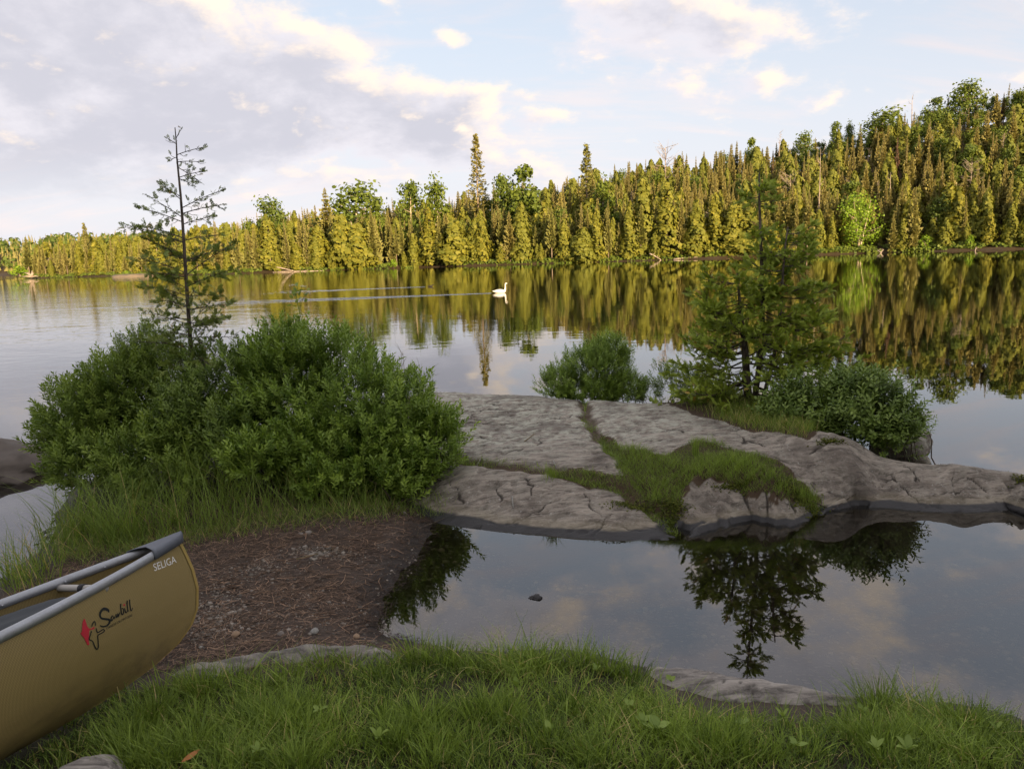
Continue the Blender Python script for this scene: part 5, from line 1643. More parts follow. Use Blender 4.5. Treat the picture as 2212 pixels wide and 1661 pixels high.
def slab_from_poly(name, poly, z_edge, z_mid, label, step=.016, tilt=(0, 0), mat='rock'):
    """Low rock following an outline: a fine height sheet that dives below the ground all round."""
    lo, hi = poly.min(0) - .08, poly.max(0) + .08
    xs = np.arange(lo[0], hi[0], step); ys = np.arange(lo[1], hi[1], step)
    X, Y = np.meshgrid(xs, ys)
    xw, yw = warp(X, Y, .02, 8.0)
    inside = in_poly(xw, yw, poly)
    d = seg_dist(xw, yw, np.concatenate([poly, poly[:1]])) * np.where(inside, 1, -1)
    g = ground_z(X, Y)
    u = yw + .18 * xw
    lay = vnoise(u * 26, xw * 1.2, 60, 4) * .004
    ck = np.abs(vnoise(xw * 1.8, u * 14, 61, 3)); crack = np.exp(-(ck / .05) ** 2)
    top = z_edge + (z_mid - z_edge) * sstep(0, .10, d) + lay + .006 * vnoise(X * 2, Y * 2, 62, 2) - .008 * crack + tilt[0] * (X - lo[0]) + tilt[1] * (Y - lo[1])
    Z = np.where(d > -.05, top - .16 * sstep(.02, -.05, d), g - .2)
    Z = np.maximum(Z, g - .22)
    V, F = grid_mesh(xs, ys, Z)
    c = d.ravel()[F].min(1); F = F[c > -.055]
    used = np.unique(F); mp = np.zeros(len(V), int); mp[used] = np.arange(len(used))
    org = np.array([poly[:, 0].mean(), poly[:, 1].mean(), 0])
    mb = MB(); mb.add(V[used] - org, mp[F])
    o = mb.build(name, M[mat], smooth=True, attrs=dict(crack=crack.ravel()[used] * .8, soil=np.zeros(len(used))))
    o.location = org
    tag(o, label, 'rock')


M['pale_slab'] = None
m_, nt_, out_ = new_mat('pale_slab_rock')
p_ = node(nt_, 'ShaderNodeNewGeometry').outputs['Position']
mp_ = node(nt_, 'ShaderNodeMapping'); mp_.inputs['Scale'].default_value = (1.0, 4.0, 4.0); mp_.inputs['Rotation'].default_value = (0, 0, math.radians(10)); nt_.links.new(p_, mp_.inputs[0])
g_ = noise(nt_, mp_.outputs[0], 6.0, 8, .68, .5); f_ = noise(nt_, p_, 70, 5, .7)
c_ = mixc(nt_, ramp(nt_, g_, .32, .66), (0.11, 0.10, 0.09), (0.34, 0.31, 0.275))
c_ = mixc(nt_, mth(nt_, 'MULTIPLY', ramp(nt_, f_, .5, .75), .4), c_, (0.42, 0.39, 0.35))
c_ = mixc(nt_, attr(nt_, 'crack'), c_, (0.03, 0.026, 0.022))
sp_ = node(nt_, 'ShaderNodeSeparateXYZ'); nt_.links.new(p_, sp_.inputs[0])
w_ = ramp(nt_, mth(nt_, 'ADD', sp_.outputs[2], mth(nt_, 'MULTIPLY', mth(nt_, 'SUBTRACT', g_, .5), .10)), .055, .03)
c_ = mixc(nt_, mth(nt_, 'MULTIPLY', w_, .85), c_, (0.04, 0.036, 0.032))
bsdf(nt_, out_, c_, .85, mth(nt_, 'ADD', g_, mth(nt_, 'MULTIPLY', f_, .4)), .7, .01, .3)
M['pale_slab'] = m_

slab_from_poly('rock_ledge', LEDGE_POLY, .05, .105, 'long streaked grey ledge along the near edge of the pool', tilt=(0, 0), mat='pale_slab')
slab_from_poly('rock_slab', SLAB_POLY, .17, .24, 'pale flat slab between the beach and the grass, right of the canoe bow', mat='pale_slab')
slab_from_poly('rock_slab', CORNER_POLY, .36, .42, 'grey stone slab in the grass at the bottom left below the canoe', mat='pale_slab')
slab_from_poly('buried_stone', W2([(735, 1440), (770, 1415), (820, 1405), (860, 1415), (875, 1440), (820, 1460)], .17), .18, .25, 'rounded pale stone half buried in grass beside the flat slab', mat='pale_slab')
slab_from_poly('rock_ledge', W2([(960, 1412), (1040, 1400), (1120, 1397), (1230, 1402), (1330, 1410), (1360, 1425), (1200, 1420), (1000, 1425)], .08), .03, .09, 'dark low ledge mostly hidden by the grass tufts at the pool edge', mat='pale_slab')


def boulder(name, label, loc, size, seed, rot=0.0, flat=.6, mat='rock', cat='boulder'):
    mb = MB(); V, F = stone_mesh(seed, 40, 26, flat, .5); mb.add(V * np.asarray(size), F)
    o = mb.build(name, M[mat], smooth=True, attrs=rock_attrs(len(V)))
    o.location = loc; o.rotation_euler = (0, 0, rot)
    tag(o, label, cat)


M['dark_rock'] = plain_mat('dark_shore_rock', (0.15, 0.125, 0.105), .9, var=.6, scale=5)
boulder('boulder', 'dark angular boulder in the water behind the right nose of the outcrop', sight(1985, 1000, .10) + [0, .35, .0], (.34, .30, .42), 3, .3, .75)
boulder('shore_rock', 'dark sloping shore rock at the left edge below the shrubs', (-6.3, 8.72, -.05), (1.30, .70, .52), 12, -.55, .75, 'dark_rock')
boulder('stone', 'dark little stone breaking the surface of the pool', sight(1157, 1291, .0), (.045, .03, .035), 5, 0, .6, cat='stone')
boulder('stone', 'end of the next rock at the right edge of the pool', sight(2225, 1090, .03), (.22, .35, .25), 8, 0, .7, cat='rock')


# ------------------------------------------------------------------ beach litter and pool bed
def litter():
    n = 30000
    x = rng.uniform(-3.6, -.5, n); y = rng.uniform(3.55, 6.4, n)
    z = ground_z(x, y)
    ok = (z > -.015) & (z < .25) & (y > np.interp(x, GRASS_EDGE[:, 0], GRASS_EDGE[:, 1]) - .02) & (seg_dist(x, y, CANOE_AXIS) > .06)
    den = vnoise(x * 2.2, y * 2.2, 97, 3)
    ok &= rng.random(n) < .35 + .65 * sstep(-.5, .3, den)
    x, y, z = x[ok], y[ok], z[ok]; m = len(x)
    mb = MB()
    a = rng.normal(.2, 1.0, m); L = rng.uniform(.025, .11, m); w = rng.uniform(.0018, .0045, m)
    c = np.stack([x, y, z + rng.uniform(.002, .014, m)], 1)
    d = np.stack([np.cos(a), np.sin(a), rng.normal(0, .12, m)], 1); s = np.stack([-np.sin(a), np.cos(a), np.zeros(m)], 1)
    bend = s * (rng.normal(0, .18, m) * L)[:, None]
    V = np.stack([c - d * (L / 2)[:, None] - s * w[:, None] / 2, c - d * (L / 2)[:, None] + s * w[:, None] / 2, c + bend + s * w[:, None] / 2 + [0, 0, .002], c + bend - s * w[:, None] / 2 + [0, 0, .002],
                  c + d * (L / 2)[:, None] + s * w[:, None] / 2, c + d * (L / 2)[:, None] - s * w[:, None] / 2], 1).reshape(-1, 3)
    off = (np.arange(m) * 6)[:, None]
    mb.add(V, [np.concatenate([off + [[0, 1, 2, 3]], off + [[3, 2, 4, 5]]])], np.repeat(rng.beta(1.0, 2.9, m) * sstep(-.02, .06, z), 6))
    q = 170
    X, Y = rng.uniform(-2.1, -.9, q), rng.uniform(3.9, 6.1, q); zq = ground_z(X, Y); o = (zq > .01) & (zq < .2) & (seg_dist(X, Y, CANOE_AXIS) > .12) & (Y > np.interp(X, GRASS_EDGE[:, 0], GRASS_EDGE[:, 1]) + .12)
    for X, Y, zq in zip(X[o], Y[o], zq[o]):
        a, L = rng.normal(.2, 1.0), rng.uniform(.06, .2); d = np.array([math.cos(a), math.sin(a), 0]) * L
        c0 = np.array([X, Y, zq + .007]); mb.add(*tube(np.array([c0 - d / 2, c0 + rng.normal(0, .012, 3) * [1, 1, .3], c0 + d / 2]), [.0035, .003, .0018], 4, False), tint=rng.uniform(.1, .75))
    tag(mb.build('needle_litter', leaf_mat('needle_litter', (0.03, 0.020, 0.015), (0.50, 0.33, 0.22), None, .05, .8)), 'brown pine needles and twigs strewn over the beach', 'litter', kind='stuff')
    # grit and small pebbles
    mb = MB()
    P = [stone_mesh(900 + i, 6, 4, .55, .3) for i in range(4)]
    spots = [(700, 1190, .14, .06, 700), (560, 1230, .14, .1, 300), (470, 1330, .10, .12, 520), (450, 1370, .12, .08, 360), (830, 1090, .16, .06, 160), (700, 1330, .3, .2, 260), (640, 1290, .4, .25, 420), (900, 1190, .15, .15, 150), (480, 1280, .08, .12, 200)]
    for px, py, sx, sy, k in spots:
        q = sight(px, py, .12); X = q[0] + rng.normal(0, sx, k); Y = q[1] + rng.normal(0, sy, k); Z = ground_z(X, Y)
        o = (Z > -.02) & (seg_dist(X, Y, CANOE_AXIS) > .05); X, Y, Z = X[o], Y[o], Z[o]; k = len(X)
        sc = rng.gamma(2.0, .0024, k) + .0025
        for i in range(4):
            q4 = np.arange(k) % 4 == i
            scatter(mb, P[i], np.stack([X, Y, Z + sc * .2], 1)[q4], frames(np.array([[0, 0, 1.0]]) + rng.normal(0, .15, (q4.sum(), 3))), sc[q4], rng.uniform(0, .92, q4.sum()))
    tag(mb.build('beach_grit', leaf_mat('grit', (0.07, 0.06, 0.05), (0.36, 0.32, 0.27), None, 0, .8)), 'pale grit and pebbles scattered on the beach', 'gravel', kind='stuff')
    # stones and flakes on the pool bed
    mb = MB()
    n = 3400
    x = rng.uniform(-.9, 4.2, n); y = rng.uniform(3.2, 6.0, n); z = ground_z(x, y); o = (z < -.01) & (z > -.5); x, y, z = x[o], y[o], z[o]; n = len(x)
    sc = rng.gamma(1.1, .0075, n) + .003
    for i in range(4):
        q4 = np.arange(n) % 4 == i
        scatter(mb, P[i], np.stack([x, y, z + sc * .15], 1)[q4], frames(np.array([[0, 0, 1.0]]) + rng.normal(0, .12, (q4.sum(), 3))), sc[q4], rng.beta(1, 1.6, q4.sum()))
    tag(mb.build('bed_pebbles', leaf_mat('bed_pebble', (0.05, 0.045, 0.04), (0.34, 0.31, 0.27), None, 0, .8)), 'flat pebbles on the bed of the pool', 'pebbles', kind='stuff')


litter()

M['white_stone'] = plain_mat('white_stone', (0.42, 0.41, 0.37), .85, var=.75, scale=60)
M['tan_stone'] = plain_mat('tan_stone', (0.36, 0.25, 0.16), .85, var=.4, scale=50)
M['grey_stone'] = plain_mat('grey_stone', (0.26, 0.23, 0.20), .9, var=.4, scale=40)
for px, py, r, mt, lab in ((679, 1358, .032, 'white_stone', 'mottled white stone standing on the beach near the flat slab'), (768, 1353, .026, 'tan_stone', 'tan stone on the wet sand near the pool'),
                           (667, 1152, .030, 'grey_stone', 'rounded pale stone by the grass at the top of the beach'), (650, 1155, .022, 'grey_stone', 'smaller flat stone left of the rounded pale stone'),
                           (437, 1408, .020, 'white_stone', 'white chip of stone beside the canoe bow'), (607, 1373, .024, 'grey_stone', 'flat grey stone in the litter above the slab'), (510, 1380, .03, 'tan_stone', 'reddish flat stone near the canoe stem'),
                           (860, 1082, .022, 'white_stone', 'white pebble where the beach meets the rock'), (873, 1092, .018, 'grey_stone', 'small pebble just right of the white one at the rock')):
    q = sight(px, py, .12); q[2] = float(ground_z(np.array(q[0]), np.array(q[1]))) + r * .25
    mb = MB(); V, F = stone_mesh(int(px), 14, 9, .7, .3); mb.add(V * [r, r * .8, r], F)
    o = mb.build('stone', M[mt], smooth=False); o.location = q; o.rotation_euler = (.2, .1, px)
    tag(o, lab, 'stone')

# pine cone on the beach
q = sight(500, 1270, .13); q[2] = float(ground_z(np.array(q[0]), np.array(q[1]))) + .012
root = empty('pine_cone', q, .25)
mb = MB(); t = np.linspace(0, 1, 6); mb.add(*tube(np.stack([t * .075 - .037, t * 0, t * 0], 1), .009 * np.sin(t * PI * .85 + .3), 6)); mb.build('core', M['bark'], root)
mb = MB()
scl = (np.array([[0, 0, 0], [.5, .2, .6], [0, .1, 1], [-.5, .2, .6]]), [np.array([[0, 1, 2, 3]])])
k = 60; f = np.linspace(0, 1, k); a = np.arange(k) * 2.4
dr = np.stack([np.full(k, .55), np.cos(a), np.sin(a)], 1)
scatter(mb, scl, np.stack([f * .075 - .037, np.cos(a) * .005, np.sin(a) * .005], 1), frames(dr), .014 * np.sin(f * PI * .9 + .25), rng.uniform(.2, .9, k))
mb.build('scales', leaf_mat('cone_scale', (0.05, 0.03, 0.02), (0.20, 0.12, 0.075), None, 0, .8), root)['kind'] = 'stuff'
tag(root, 'brown pine cone lying beside the canoe stem', 'pine cone')

# sticks lying about
for pts, z, r, mt, lab in (([(865, 446 + 620), (890, 1050)], .2, .004, 'twig', 'thin twig at the foot of the shrub by the rock'),
                           ([(1133, 947), (1146, 938), (1156, 931)], .40, .006, 'straw', 'short pale stick on the middle slab'),
                           ([(1106, 1066), (1108, 1078)], .2, .008, 'white_stone', 'white chip lying on the front slab'),
                           ([(1195, 998), (1203, 1005)], .32, .006, 'white_stone', 'small white chip by the grassy crack'),
                           ([(1042, 993), (1030, 1005)], .28, .008, 'grey_stone', 'grey splinter in the crack near the shrubs'),
                           ([(1735, 1063 - 15), (1800, 1055 - 12), (1850, 1040 - 10)], .25, .006, 'twig', 'long dry stick along the ridge of the outcrop'),
                           ([(700, 1115), (735, 1090), (760, 1070)], .15, .006, 'straw', 'pale stick leaning in the grass at the top of the beach'),
                           ([(640, 1205), (690, 1190), (720, 1178)], .13, .006, 'straw', 'straight pale stick on the gravel of the beach'),
                           ([(757, 1222), (790, 1205), (815, 1202)], .09, .004, 'twig', 'thin twig on the dark litter near the pool'),
                           ([(900, 1160), (905, 1140), (960, 1118)], .03, .004, 'twig', 'wet twig at the top corner of the pool')):
    P = np.array([sight(a, b, z) for a, b in pts])
    zz = land_z(P[:, 0], P[:, 1]); P[:, 2] = np.maximum(zz, .0) + r
    mb = MB(); mb.add(*tube(P - P[0], np.linspace(r, r * .6, len(P)), 5)); o = mb.build('stick' if mt in ('twig', 'straw') else 'stone_chip', M[mt]); o.location = P[0]
    tag(o, lab, 'stick' if mt in ('twig', 'straw') else 'stone')


# ------------------------------------------------------------------ weeds in the lawn
def rosette(label, px, py, n, L, width, up, seed, mat='weed', z0=.3):
    r = np.random.default_rng(seed)
    q = sight(px, py, z0)
    for _ in range(4):
        q = sight(px, py, float(ground_z(np.array(q[0]), np.array(q[1]))) + .01)
    q[2] += .03
    root = empty('broadleaf_weed', q); tag(root, label, 'weed', 'broad-leaved weeds in the near grass')
    for i in range(n):
        a = i * 2 * PI / n + r.uniform(-.4, .4); l = L * r.uniform(.7, 1.15); el = up + r.uniform(-.2, .25)
        t = np.linspace(0, 1, 6); wv = width * l * np.sin(np.clip(t * 1.02, 0, 1) ** .8 * PI) * .5 + .0015
        out = l * t * math.cos(el); zz = l * (t * math.sin(el) - .35 * t * t)
        c = np.stack([np.cos(a) * out, np.sin(a) * out, zz + .025], 1); s = np.array([-math.sin(a), math.cos(a), 0])
        V = np.concatenate([c - s * wv[:, None] + [0, 0, .006], c, c + s * wv[:, None] + [0, 0, .006]])
        k = np.arange(5)
        F = np.concatenate([np.stack([k, k + 1, 6 + k + 1, 6 + k], 1), np.stack([6 + k, 6 + k + 1, 12 + k + 1, 12 + k], 1)])
        mb = MB(); mb.add(V, F, r.uniform(.2, .9)); mb.build('leaf', M[mat], root, smooth=True)


WEEDS = [(1117, 1510, 4, .085, .34, .9, 'pointed upright leaves in the middle of the lawn below the tufts'), (820, 1620, 5, .075, .30, .6, 'bright rosette low in the lawn left of centre'), (1190, 1610, 4, .07, .34, .8, 'tall single-leaved weed left of centre near the bottom'),
         (1390, 1585, 5, .07, .6, .5, 'round pale leaves in the centre of the lawn'), (1420, 1600, 5, .075, .55, .4, 'broad round-leaved weed right of the pale one'), (1360, 1550, 4, .05, .55, .6, 'small upright pale weed above the round-leaved ones'),
         (1600, 1590, 5, .055, .5, .6, 'small weed with a pale bud right of centre'), (1690, 1575, 4, .075, .2, .8, 'narrow pointed leaves below the ledge'), (1720, 1640, 5, .06, .4, .5, 'low weed near the bottom right of centre'),
         (1860, 1565, 4, .06, .45, .7, 'lone bright leaf cluster below the tuft at the pool corner'), (1890, 1645, 5, .075, .3, .6, 'bright rosette at the bottom under the pool corner'), (1960, 1650, 6, .085, .36, .45, 'large rosette at the bottom right'),
         (1450, 1495, 3, .05, .5, .6, 'two yellowish leaves at the grass edge by the ledge'), (560, 1650, 5, .07, .25, .7, 'narrow rosette at the bottom left of centre'), (2150, 1600, 4, .06, .35, .6, 'weed near the right edge of the lawn'),
         (690, 1560, 4, .05, .4, .5, 'small leaves left of centre in the lawn'), (1290, 1470, 4, .05, .5, .6, 'pale leaf cluster among the edge tufts')]
for i, (px, py, n, L, w, up, lab) in enumerate(WEEDS):
    rosette('green weed: ' + lab, px, py, max(3, n - 1), L * rng.uniform(.8, 1.05), w * rng.uniform(.8, 1.2), up + rng.uniform(.05, .45), 1500 + i)
# orange dead leaf at the bottom edge
q = sight(392, 1650, .36); q[2] = float(ground_z(np.array(q[0]), np.array(q[1]))) + .05
mb = MB(); t = np.linspace(0, 1, 6); w = .011 * np.sin(t * PI) + .0006
V = np.concatenate([np.stack([t * .07, -w, t * .03], 1), np.stack([t * .07, w, t * .03 + .003], 1)]); k = np.arange(5)
mb.add(V, np.stack([k, k + 1, 6 + k + 1, 6 + k], 1)); o = mb.build('dead_leaf', plain_mat('orange_leaf', (0.42, 0.17, 0.05), .7)); o.location = q; o.rotation_euler = (.3, .2, .9)
tag(o, 'orange dead leaf in the grass at the bottom left', 'leaf')


# ------------------------------------------------------------------ canoe
CB = np.array([-1.777, 3.724, .226]); CYAW, CPIT, CROL, CS, CL = 4.302, -.058, .145, 1.073, 5.0


def c_sheer(x):
    x = np.asarray(x, float); e = np.minimum(np.maximum(x, 0), CL - np.minimum(x, CL)); return .58 - .089 * (1 - np.exp(-e / 1.4))


def c_stem(z):
    return np.interp(z, [0, .012, .035, .075, .13, .20, .30, .40, .48, .54, .58], [.62, .42, .26, .11, .015, -.04, -.062, -.052, -.030, -.010, .0])


def c_beam(t):
    return .416 * (1 - np.exp(-np.maximum(t, 0) / 1.233)) * (1 - np.exp(-np.maximum(CL - t, 0) / .9))


def c_half(x, z):
    sh = c_sheer(x); ze = np.clip(z / sh, 0, 1); t = np.maximum(x - c_stem(z), 0)
    return c_beam(t) * (1 - (1 - ze) ** 2.0) ** (.75 - .5 * np.clip(t / 1.6, 0, 1)) + .006


def canoe_matrix():
    cr, sr = math.cos(CROL), math.sin(CROL); cp, sp = math.cos(CPIT), math.sin(CPIT)
    Rr = np.array([[1, 0, 0], [0, cr, -sr], [0, sr, cr]]); Rp = np.array([[cp, 0, sp], [0, 1, 0], [-sp, 0, cp]])
    Ry = np.array([[math.cos(CYAW), -math.sin(CYAW), 0], [math.sin(CYAW), math.cos(CYAW), 0], [0, 0, 1]])
    m = np.eye(4); m[:3, :3] = Ry @ Rp @ Rr * CS; m[:3, 3] = CB
    return Matrix(m.tolist())


def kevlar(name, inner=False):
    m, nt, out = new_mat(name)
    p = objco(nt)
    sp = node(nt, 'ShaderNodeSeparateXYZ'); nt.links.new(p, sp.inputs[0])
    wv = lambda v, f: mth(nt, 'SINE', mth(nt, 'MULTIPLY', v, f))
    a = wv(sp.outputs[0], 1150.0); b = wv(sp.outputs[2], 1150.0)
    weave = ramp(nt, mth(nt, 'ADD', mth(nt, 'MULTIPLY', a, .6), mth(nt, 'MULTIPLY', b, .6)), -.5, .8)
    mott = noise(nt, p, 5.0, 5, .6); scr = node(nt, 'ShaderNodeMapping'); scr.inputs['Scale'].default_value = (3, 3, 40); scr.inputs['Rotation'].default_value = (0, .5, 0); nt.links.new(p, scr.inputs[0])
    sc = noise(nt, scr.outputs[0], 6.0, 6, .75)
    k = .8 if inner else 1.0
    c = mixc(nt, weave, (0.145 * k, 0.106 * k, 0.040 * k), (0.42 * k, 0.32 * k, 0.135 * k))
    c = mixc(nt, mth(nt, 'MULTIPLY', mott, .5), c, (0.27 * k, 0.20 * k, 0.065 * k))
    c = mixc(nt, mth(nt, 'MULTIPLY', ramp(nt, sc, .62, .72), .5), c, (0.50, 0.42, 0.27))
    mud = mth(nt, 'MULTIPLY', ramp(nt, sp.outputs[2], .30, .0), ramp(nt, noise(nt, p, 9.0, 6, .7), .42, .68))
    c = mixc(nt, mth(nt, 'MULTIPLY', mud, .55), c, (0.09, 0.065, 0.035))
    b_ = bsdf(nt, out, c, mth(nt, 'ADD', .30, mth(nt, 'MULTIPLY', mott, .25)), weave, .12, .002, .45)
    return m


def build_canoe():
    root = empty('canoe'); root.matrix_world = canoe_matrix()
    tag(root, 'gold woven canoe bow with grey gunwales pulled up on the beach', 'canoe')
    ts = np.concatenate([np.linspace(0, .12, 9)[:-1], np.linspace(.12, .7, 16)[:-1], np.linspace(.7, CL, 44)])
    zn = np.linspace(0, 1, 34) ** 1.35
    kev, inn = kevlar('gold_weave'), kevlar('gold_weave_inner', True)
    stem_m = plain_mat('gold_band', (0.42, 0.30, 0.09), .4, spec=.45, var=.25, scale=14)

    def surf(t, ze, off=0.0):
        x0 = t
        z = ze * c_sheer(x0); x = c_stem(z) * np.clip(1 - t / CL, 0, 1) + t
        sh = c_sheer(x); z = ze * sh
        y = np.maximum(c_half(x, z) - off, .0)
        if np.ndim(t) or True:
            y = np.where(np.asarray(t) <= 1e-6, .0045, y)
        return np.stack([x, y, z], -1)
    T, Zn = np.meshgrid(ts, zn, indexing='ij')
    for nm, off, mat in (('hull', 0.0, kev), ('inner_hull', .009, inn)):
        S = surf(T, Zn, off) + (np.array([.012, 0, .004]) if off else 0)
        n, m = len(ts), len(zn)
        L = S.reshape(-1, 3); Rr = L * [1, -1, 1]
        i = (np.arange(n - 1)[:, None] * m + np.arange(m - 1)[None]).ravel()
        Q = np.stack([i, i + m, i + m + 1, i + 1], 1)
        mb = MB(); mb.add(L, Q); mb.add(Rr, Q[:, ::-1])
        kb = np.arange(n - 1) * m
        mb.F.append(np.stack([kb, kb + n * m, kb + m + n * m, kb + m], 1)); mb.MI.append(np.zeros(n - 1, int))
        ke = np.arange(m - 1)
        mb.F.append(np.stack([ke, ke + 1, ke + 1 + n * m, ke + n * m], 1)); mb.MI.append(np.zeros(m - 1, int))
        mb.build(nm, mat, root, smooth=True)
    # rubbed band along the stem
    zz = np.linspace(.003, .575, 40)
    mb = MB()
    prof = []
    for dz in np.linspace(-1, 1, 7):
        back = .030 * abs(dz)
        x = c_stem(zz) + back - .002 - .0035
        y = np.sign(dz) * (c_half(np.minimum(c_stem(zz) + back, c_stem(zz) + back), zz) + .0018) * min(1, abs(dz) * 3) if dz else 0 * zz
        prof.append(np.stack([x, y + 0 * zz, zz], 1))
    S = np.stack(prof, 1); n, m = S.shape[:2]
    i = (np.arange(n - 1)[:, None] * m + np.arange(m - 1)[None]).ravel()
    mb.add(S.reshape(-1, 3), np.stack([i, i + 1, i + m + 1, i + m], 1)); mb.build('stem_band', stem_m, root, smooth=True)
    # gunwales: rounded aluminium rails
    m_, nt, out = new_mat('scuffed_aluminium')
    p = objco(nt); n1 = noise(nt, p, 18, 5, .7); n2 = noise(nt, p, 150, 4, .7)
    c = mixc(nt, ramp(nt, n2, .62, .72), (0.38, 0.40, 0.43), (0.66, 0.66, 0.66))
    bsdf(nt, out, mixc(nt, mth(nt, 'MULTIPLY', ramp(nt, n1, .4, .7), .3), c, (0.20, 0.19, 0.18)), .45, n2, .2, .002, .5, .55)
    alu = m_
    tt = np.concatenate([np.linspace(.02, .8, 26), np.linspace(.85, CL - .03, 40)])
    for sg in (1, -1):
        e = surf(tt, np.ones_like(tt)); e[:, 1] = np.maximum(e[:, 1], .010) * sg
        ring = np.array([(-.016, -.028), (.010, -.030), (.014, -.014), (.014, -.003), (.008, .007), (-.008, .008), (-.015, .001), (-.016, -.012)])
        V = e[:, None] + np.stack([np.zeros((len(tt), 8)), np.broadcast_to(ring[:, 0] * sg, (len(tt), 8)), np.broadcast_to(ring[:, 1] + .006, (len(tt), 8))], -1)
        i = np.arange(len(tt) - 1)[:, None] * 8; j = np.arange(8)[None]; k = (j + 1) % 8
        Q = np.stack([i + j, i + k, i + 8 + k, i + 8 + j], -1).reshape(-1, 4)
        mb = MB(); mb.add(V.reshape(-1, 3), [Q if sg > 0 else Q[:, ::-1]]); g = mb.build('gunwale', alu, root, smooth=True)
        for tx in (.36, .53, .78, 1.1):
            q = surf(np.array(tx), np.array(1.0)); q[1] = (max(q[1], .01) - .019) * sg; q[2] -= .008
            mb = MB(); mb.add(*tube(np.array([q, q - [0, .006 * sg, 0]]), [.006, .005], 8)); mb.build('rivet', alu, g)
    # grey plastic deck cap over the tip
    td = np.linspace(-.004, .235, 14)
    rows = []
    for t in td:
        e = surf(np.array(max(t, 0.0)), np.array(1.0)); hb = max(float(e[1]), .010) + .018; zt = float(e[2]) + .017
        x = float(e[0]) + (t if t < 0 else 0) - .012 * (1 - t / .235)
        nose = 1.0 if t > .02 else .45 + .55 * (t + .004) / .024
        hb *= nose
        cut = .018 if t > .2 else 0
        ys = np.array([-1, -1, -.96, -.75, -.4, 0, .4, .75, .96, 1, 1]) * hb
        zs = np.array([-.040, -.012, .002, .008, .012, .014, .012, .008, .002, -.012, -.040]) + zt
        bow = (1 - np.abs(ys / hb)) * .035 * sstep(.17, .235, t)
        rows.append(np.stack([x - bow, ys, zs], 1))
    S = np.stack(rows); n, m = S.shape[:2]
    i = (np.arange(n - 1)[:, None] * m + np.arange(m - 1)[None]).ravel()
    mb = MB(); mb.add(S.reshape(-1, 3), [np.stack([i, i + m, i + m + 1, i + 1], 1), np.arange(m)[None]])
    dk = mb.build('deck_cap', plain_mat('grey_plastic', (0.13, 0.145, 0.175), .5, spec=.4, var=.3, scale=25), root, smooth=True)
    sm = dk.modifiers.new('thickness', 'SOLIDIFY'); sm.thickness = .004
    # lift bar across the bow with webbing strap
    t0 = .55
    e = surf(np.array(t0), np.array(1.0)); hb = float(e[1]); zb = float(e[2]) - .028
    mb = MB(); mb.add(*tube(np.array([[e[0], y, zb] for y in np.linspace(-hb - .002, hb + .002, 8)]), .0155, 12)); mb.build('lift_bar', plain_mat('pale_tube', (.42, .40, .37), .5, var=.15), root, smooth=True)
    blk = plain_mat('black_webbing', (0.018, 0.018, 0.022), .7)
    mb = MB()
    th = np.linspace(-.5, 4.6, 16)
    ring = np.stack([e[0] + np.cos(th) * .019 + .0, 0 * th, zb + np.sin(th) * .019], 1)
    tail = np.array([[e[0] + .028, 0, zb - .03], [e[0] + .05, 0, zb - .05], [e[0] + .085, 0, zb - .06]])
    path = np.concatenate([ring[::-1], tail]); yc = .012
    V = np.concatenate([path + [0, yc - .015, 0], path + [0, yc + .015, 0]]); k = np.arange(len(path) - 1); N = len(path)
    mb.add(V, np.stack([k, k + 1, N + k + 1, N + k], 1)); o = mb.build('strap', blk, root); sm = o.modifiers.new('thickness', 'SOLIDIFY'); sm.thickness = .003
    mb = MB(); c0 = np.array([e[0] + .045, yc, zb - .030])
    for dx in (-.016, 0, .016): mb.add(*box(c0 + [dx, 0, -dx * .5], (.007, .046, .010)))
    for dy in (-.021, .021): mb.add(*box(c0 + [0, dy, 0], (.044, .006, .010)))
    mb.build('buckle', blk, o)
    # lettering and mark, laid on the side of the hull
    side = 1

    def onto(P2, off=.0016):
        x, z = P2[:, 0], P2[:, 1]
        return np.stack([x, (c_half(x, z) + off) * side, z], 1)

    def flat_text(txt, size, name, mat, origin, ux, uz, sx=1.0, shear=0.0):
        cu = bpy.data.curves.new('tmp', 'FONT'); cu.body = txt; cu.size = size; cu.resolution_u = 4; cu.shear = shear
        ob = bpy.data.objects.new('tmp', cu); col.objects.link(ob)
        dg = bpy.context.evaluated_depsgraph_get(); me = bpy.data.meshes.new_from_object(ob.evaluated_get(dg))
        bpy.data.objects.remove(ob); bpy.data.curves.remove(cu)
        n = len(me.vertices); co = np.empty(n * 3, np.float32); me.vertices.foreach_get('co', co); co = co.reshape(-1, 3).astype(float)
        P2 = np.array(origin) + co[:, :1] * sx * np.array(ux) + co[:, 1:2] * np.array(uz)
        me.vertices.foreach_set('co', onto(P2).astype(np.float32).ravel()); me.update()
        me.materials.clear(); me.materials.append(mat)
        return put(name, me, root)
    white = plain_mat('white_decal', (.85, .85, .83), .5, var=.03); ink = plain_mat('dark_decal', (.012, .016, .016), .5); red = plain_mat('red_decal', (.55, .03, .05), .5)
    # bow name: baseline from (0.240, 0.493) to (0.063, 0.477) in hull coordinates
    ux = np.array([.0627 - .2406, .4773 - .4931]); Lx = np.linalg.norm(ux); ux /= Lx; uz = np.array([.01, 1.0])
    flat_text('SELIGA', .050, 'lettering', white, (.2415, .4915), ux, uz, 1.10)
    # mark: measured on its own drawing grid, then set on the hull by one affine map
    A = lambda q: np.stack([-.23713e-3 * q[:, 0] + .03002e-3 * q[:, 1] + .71277, -.09926e-3 * q[:, 0] - .18306e-3 * q[:, 1] + .6231], 1)

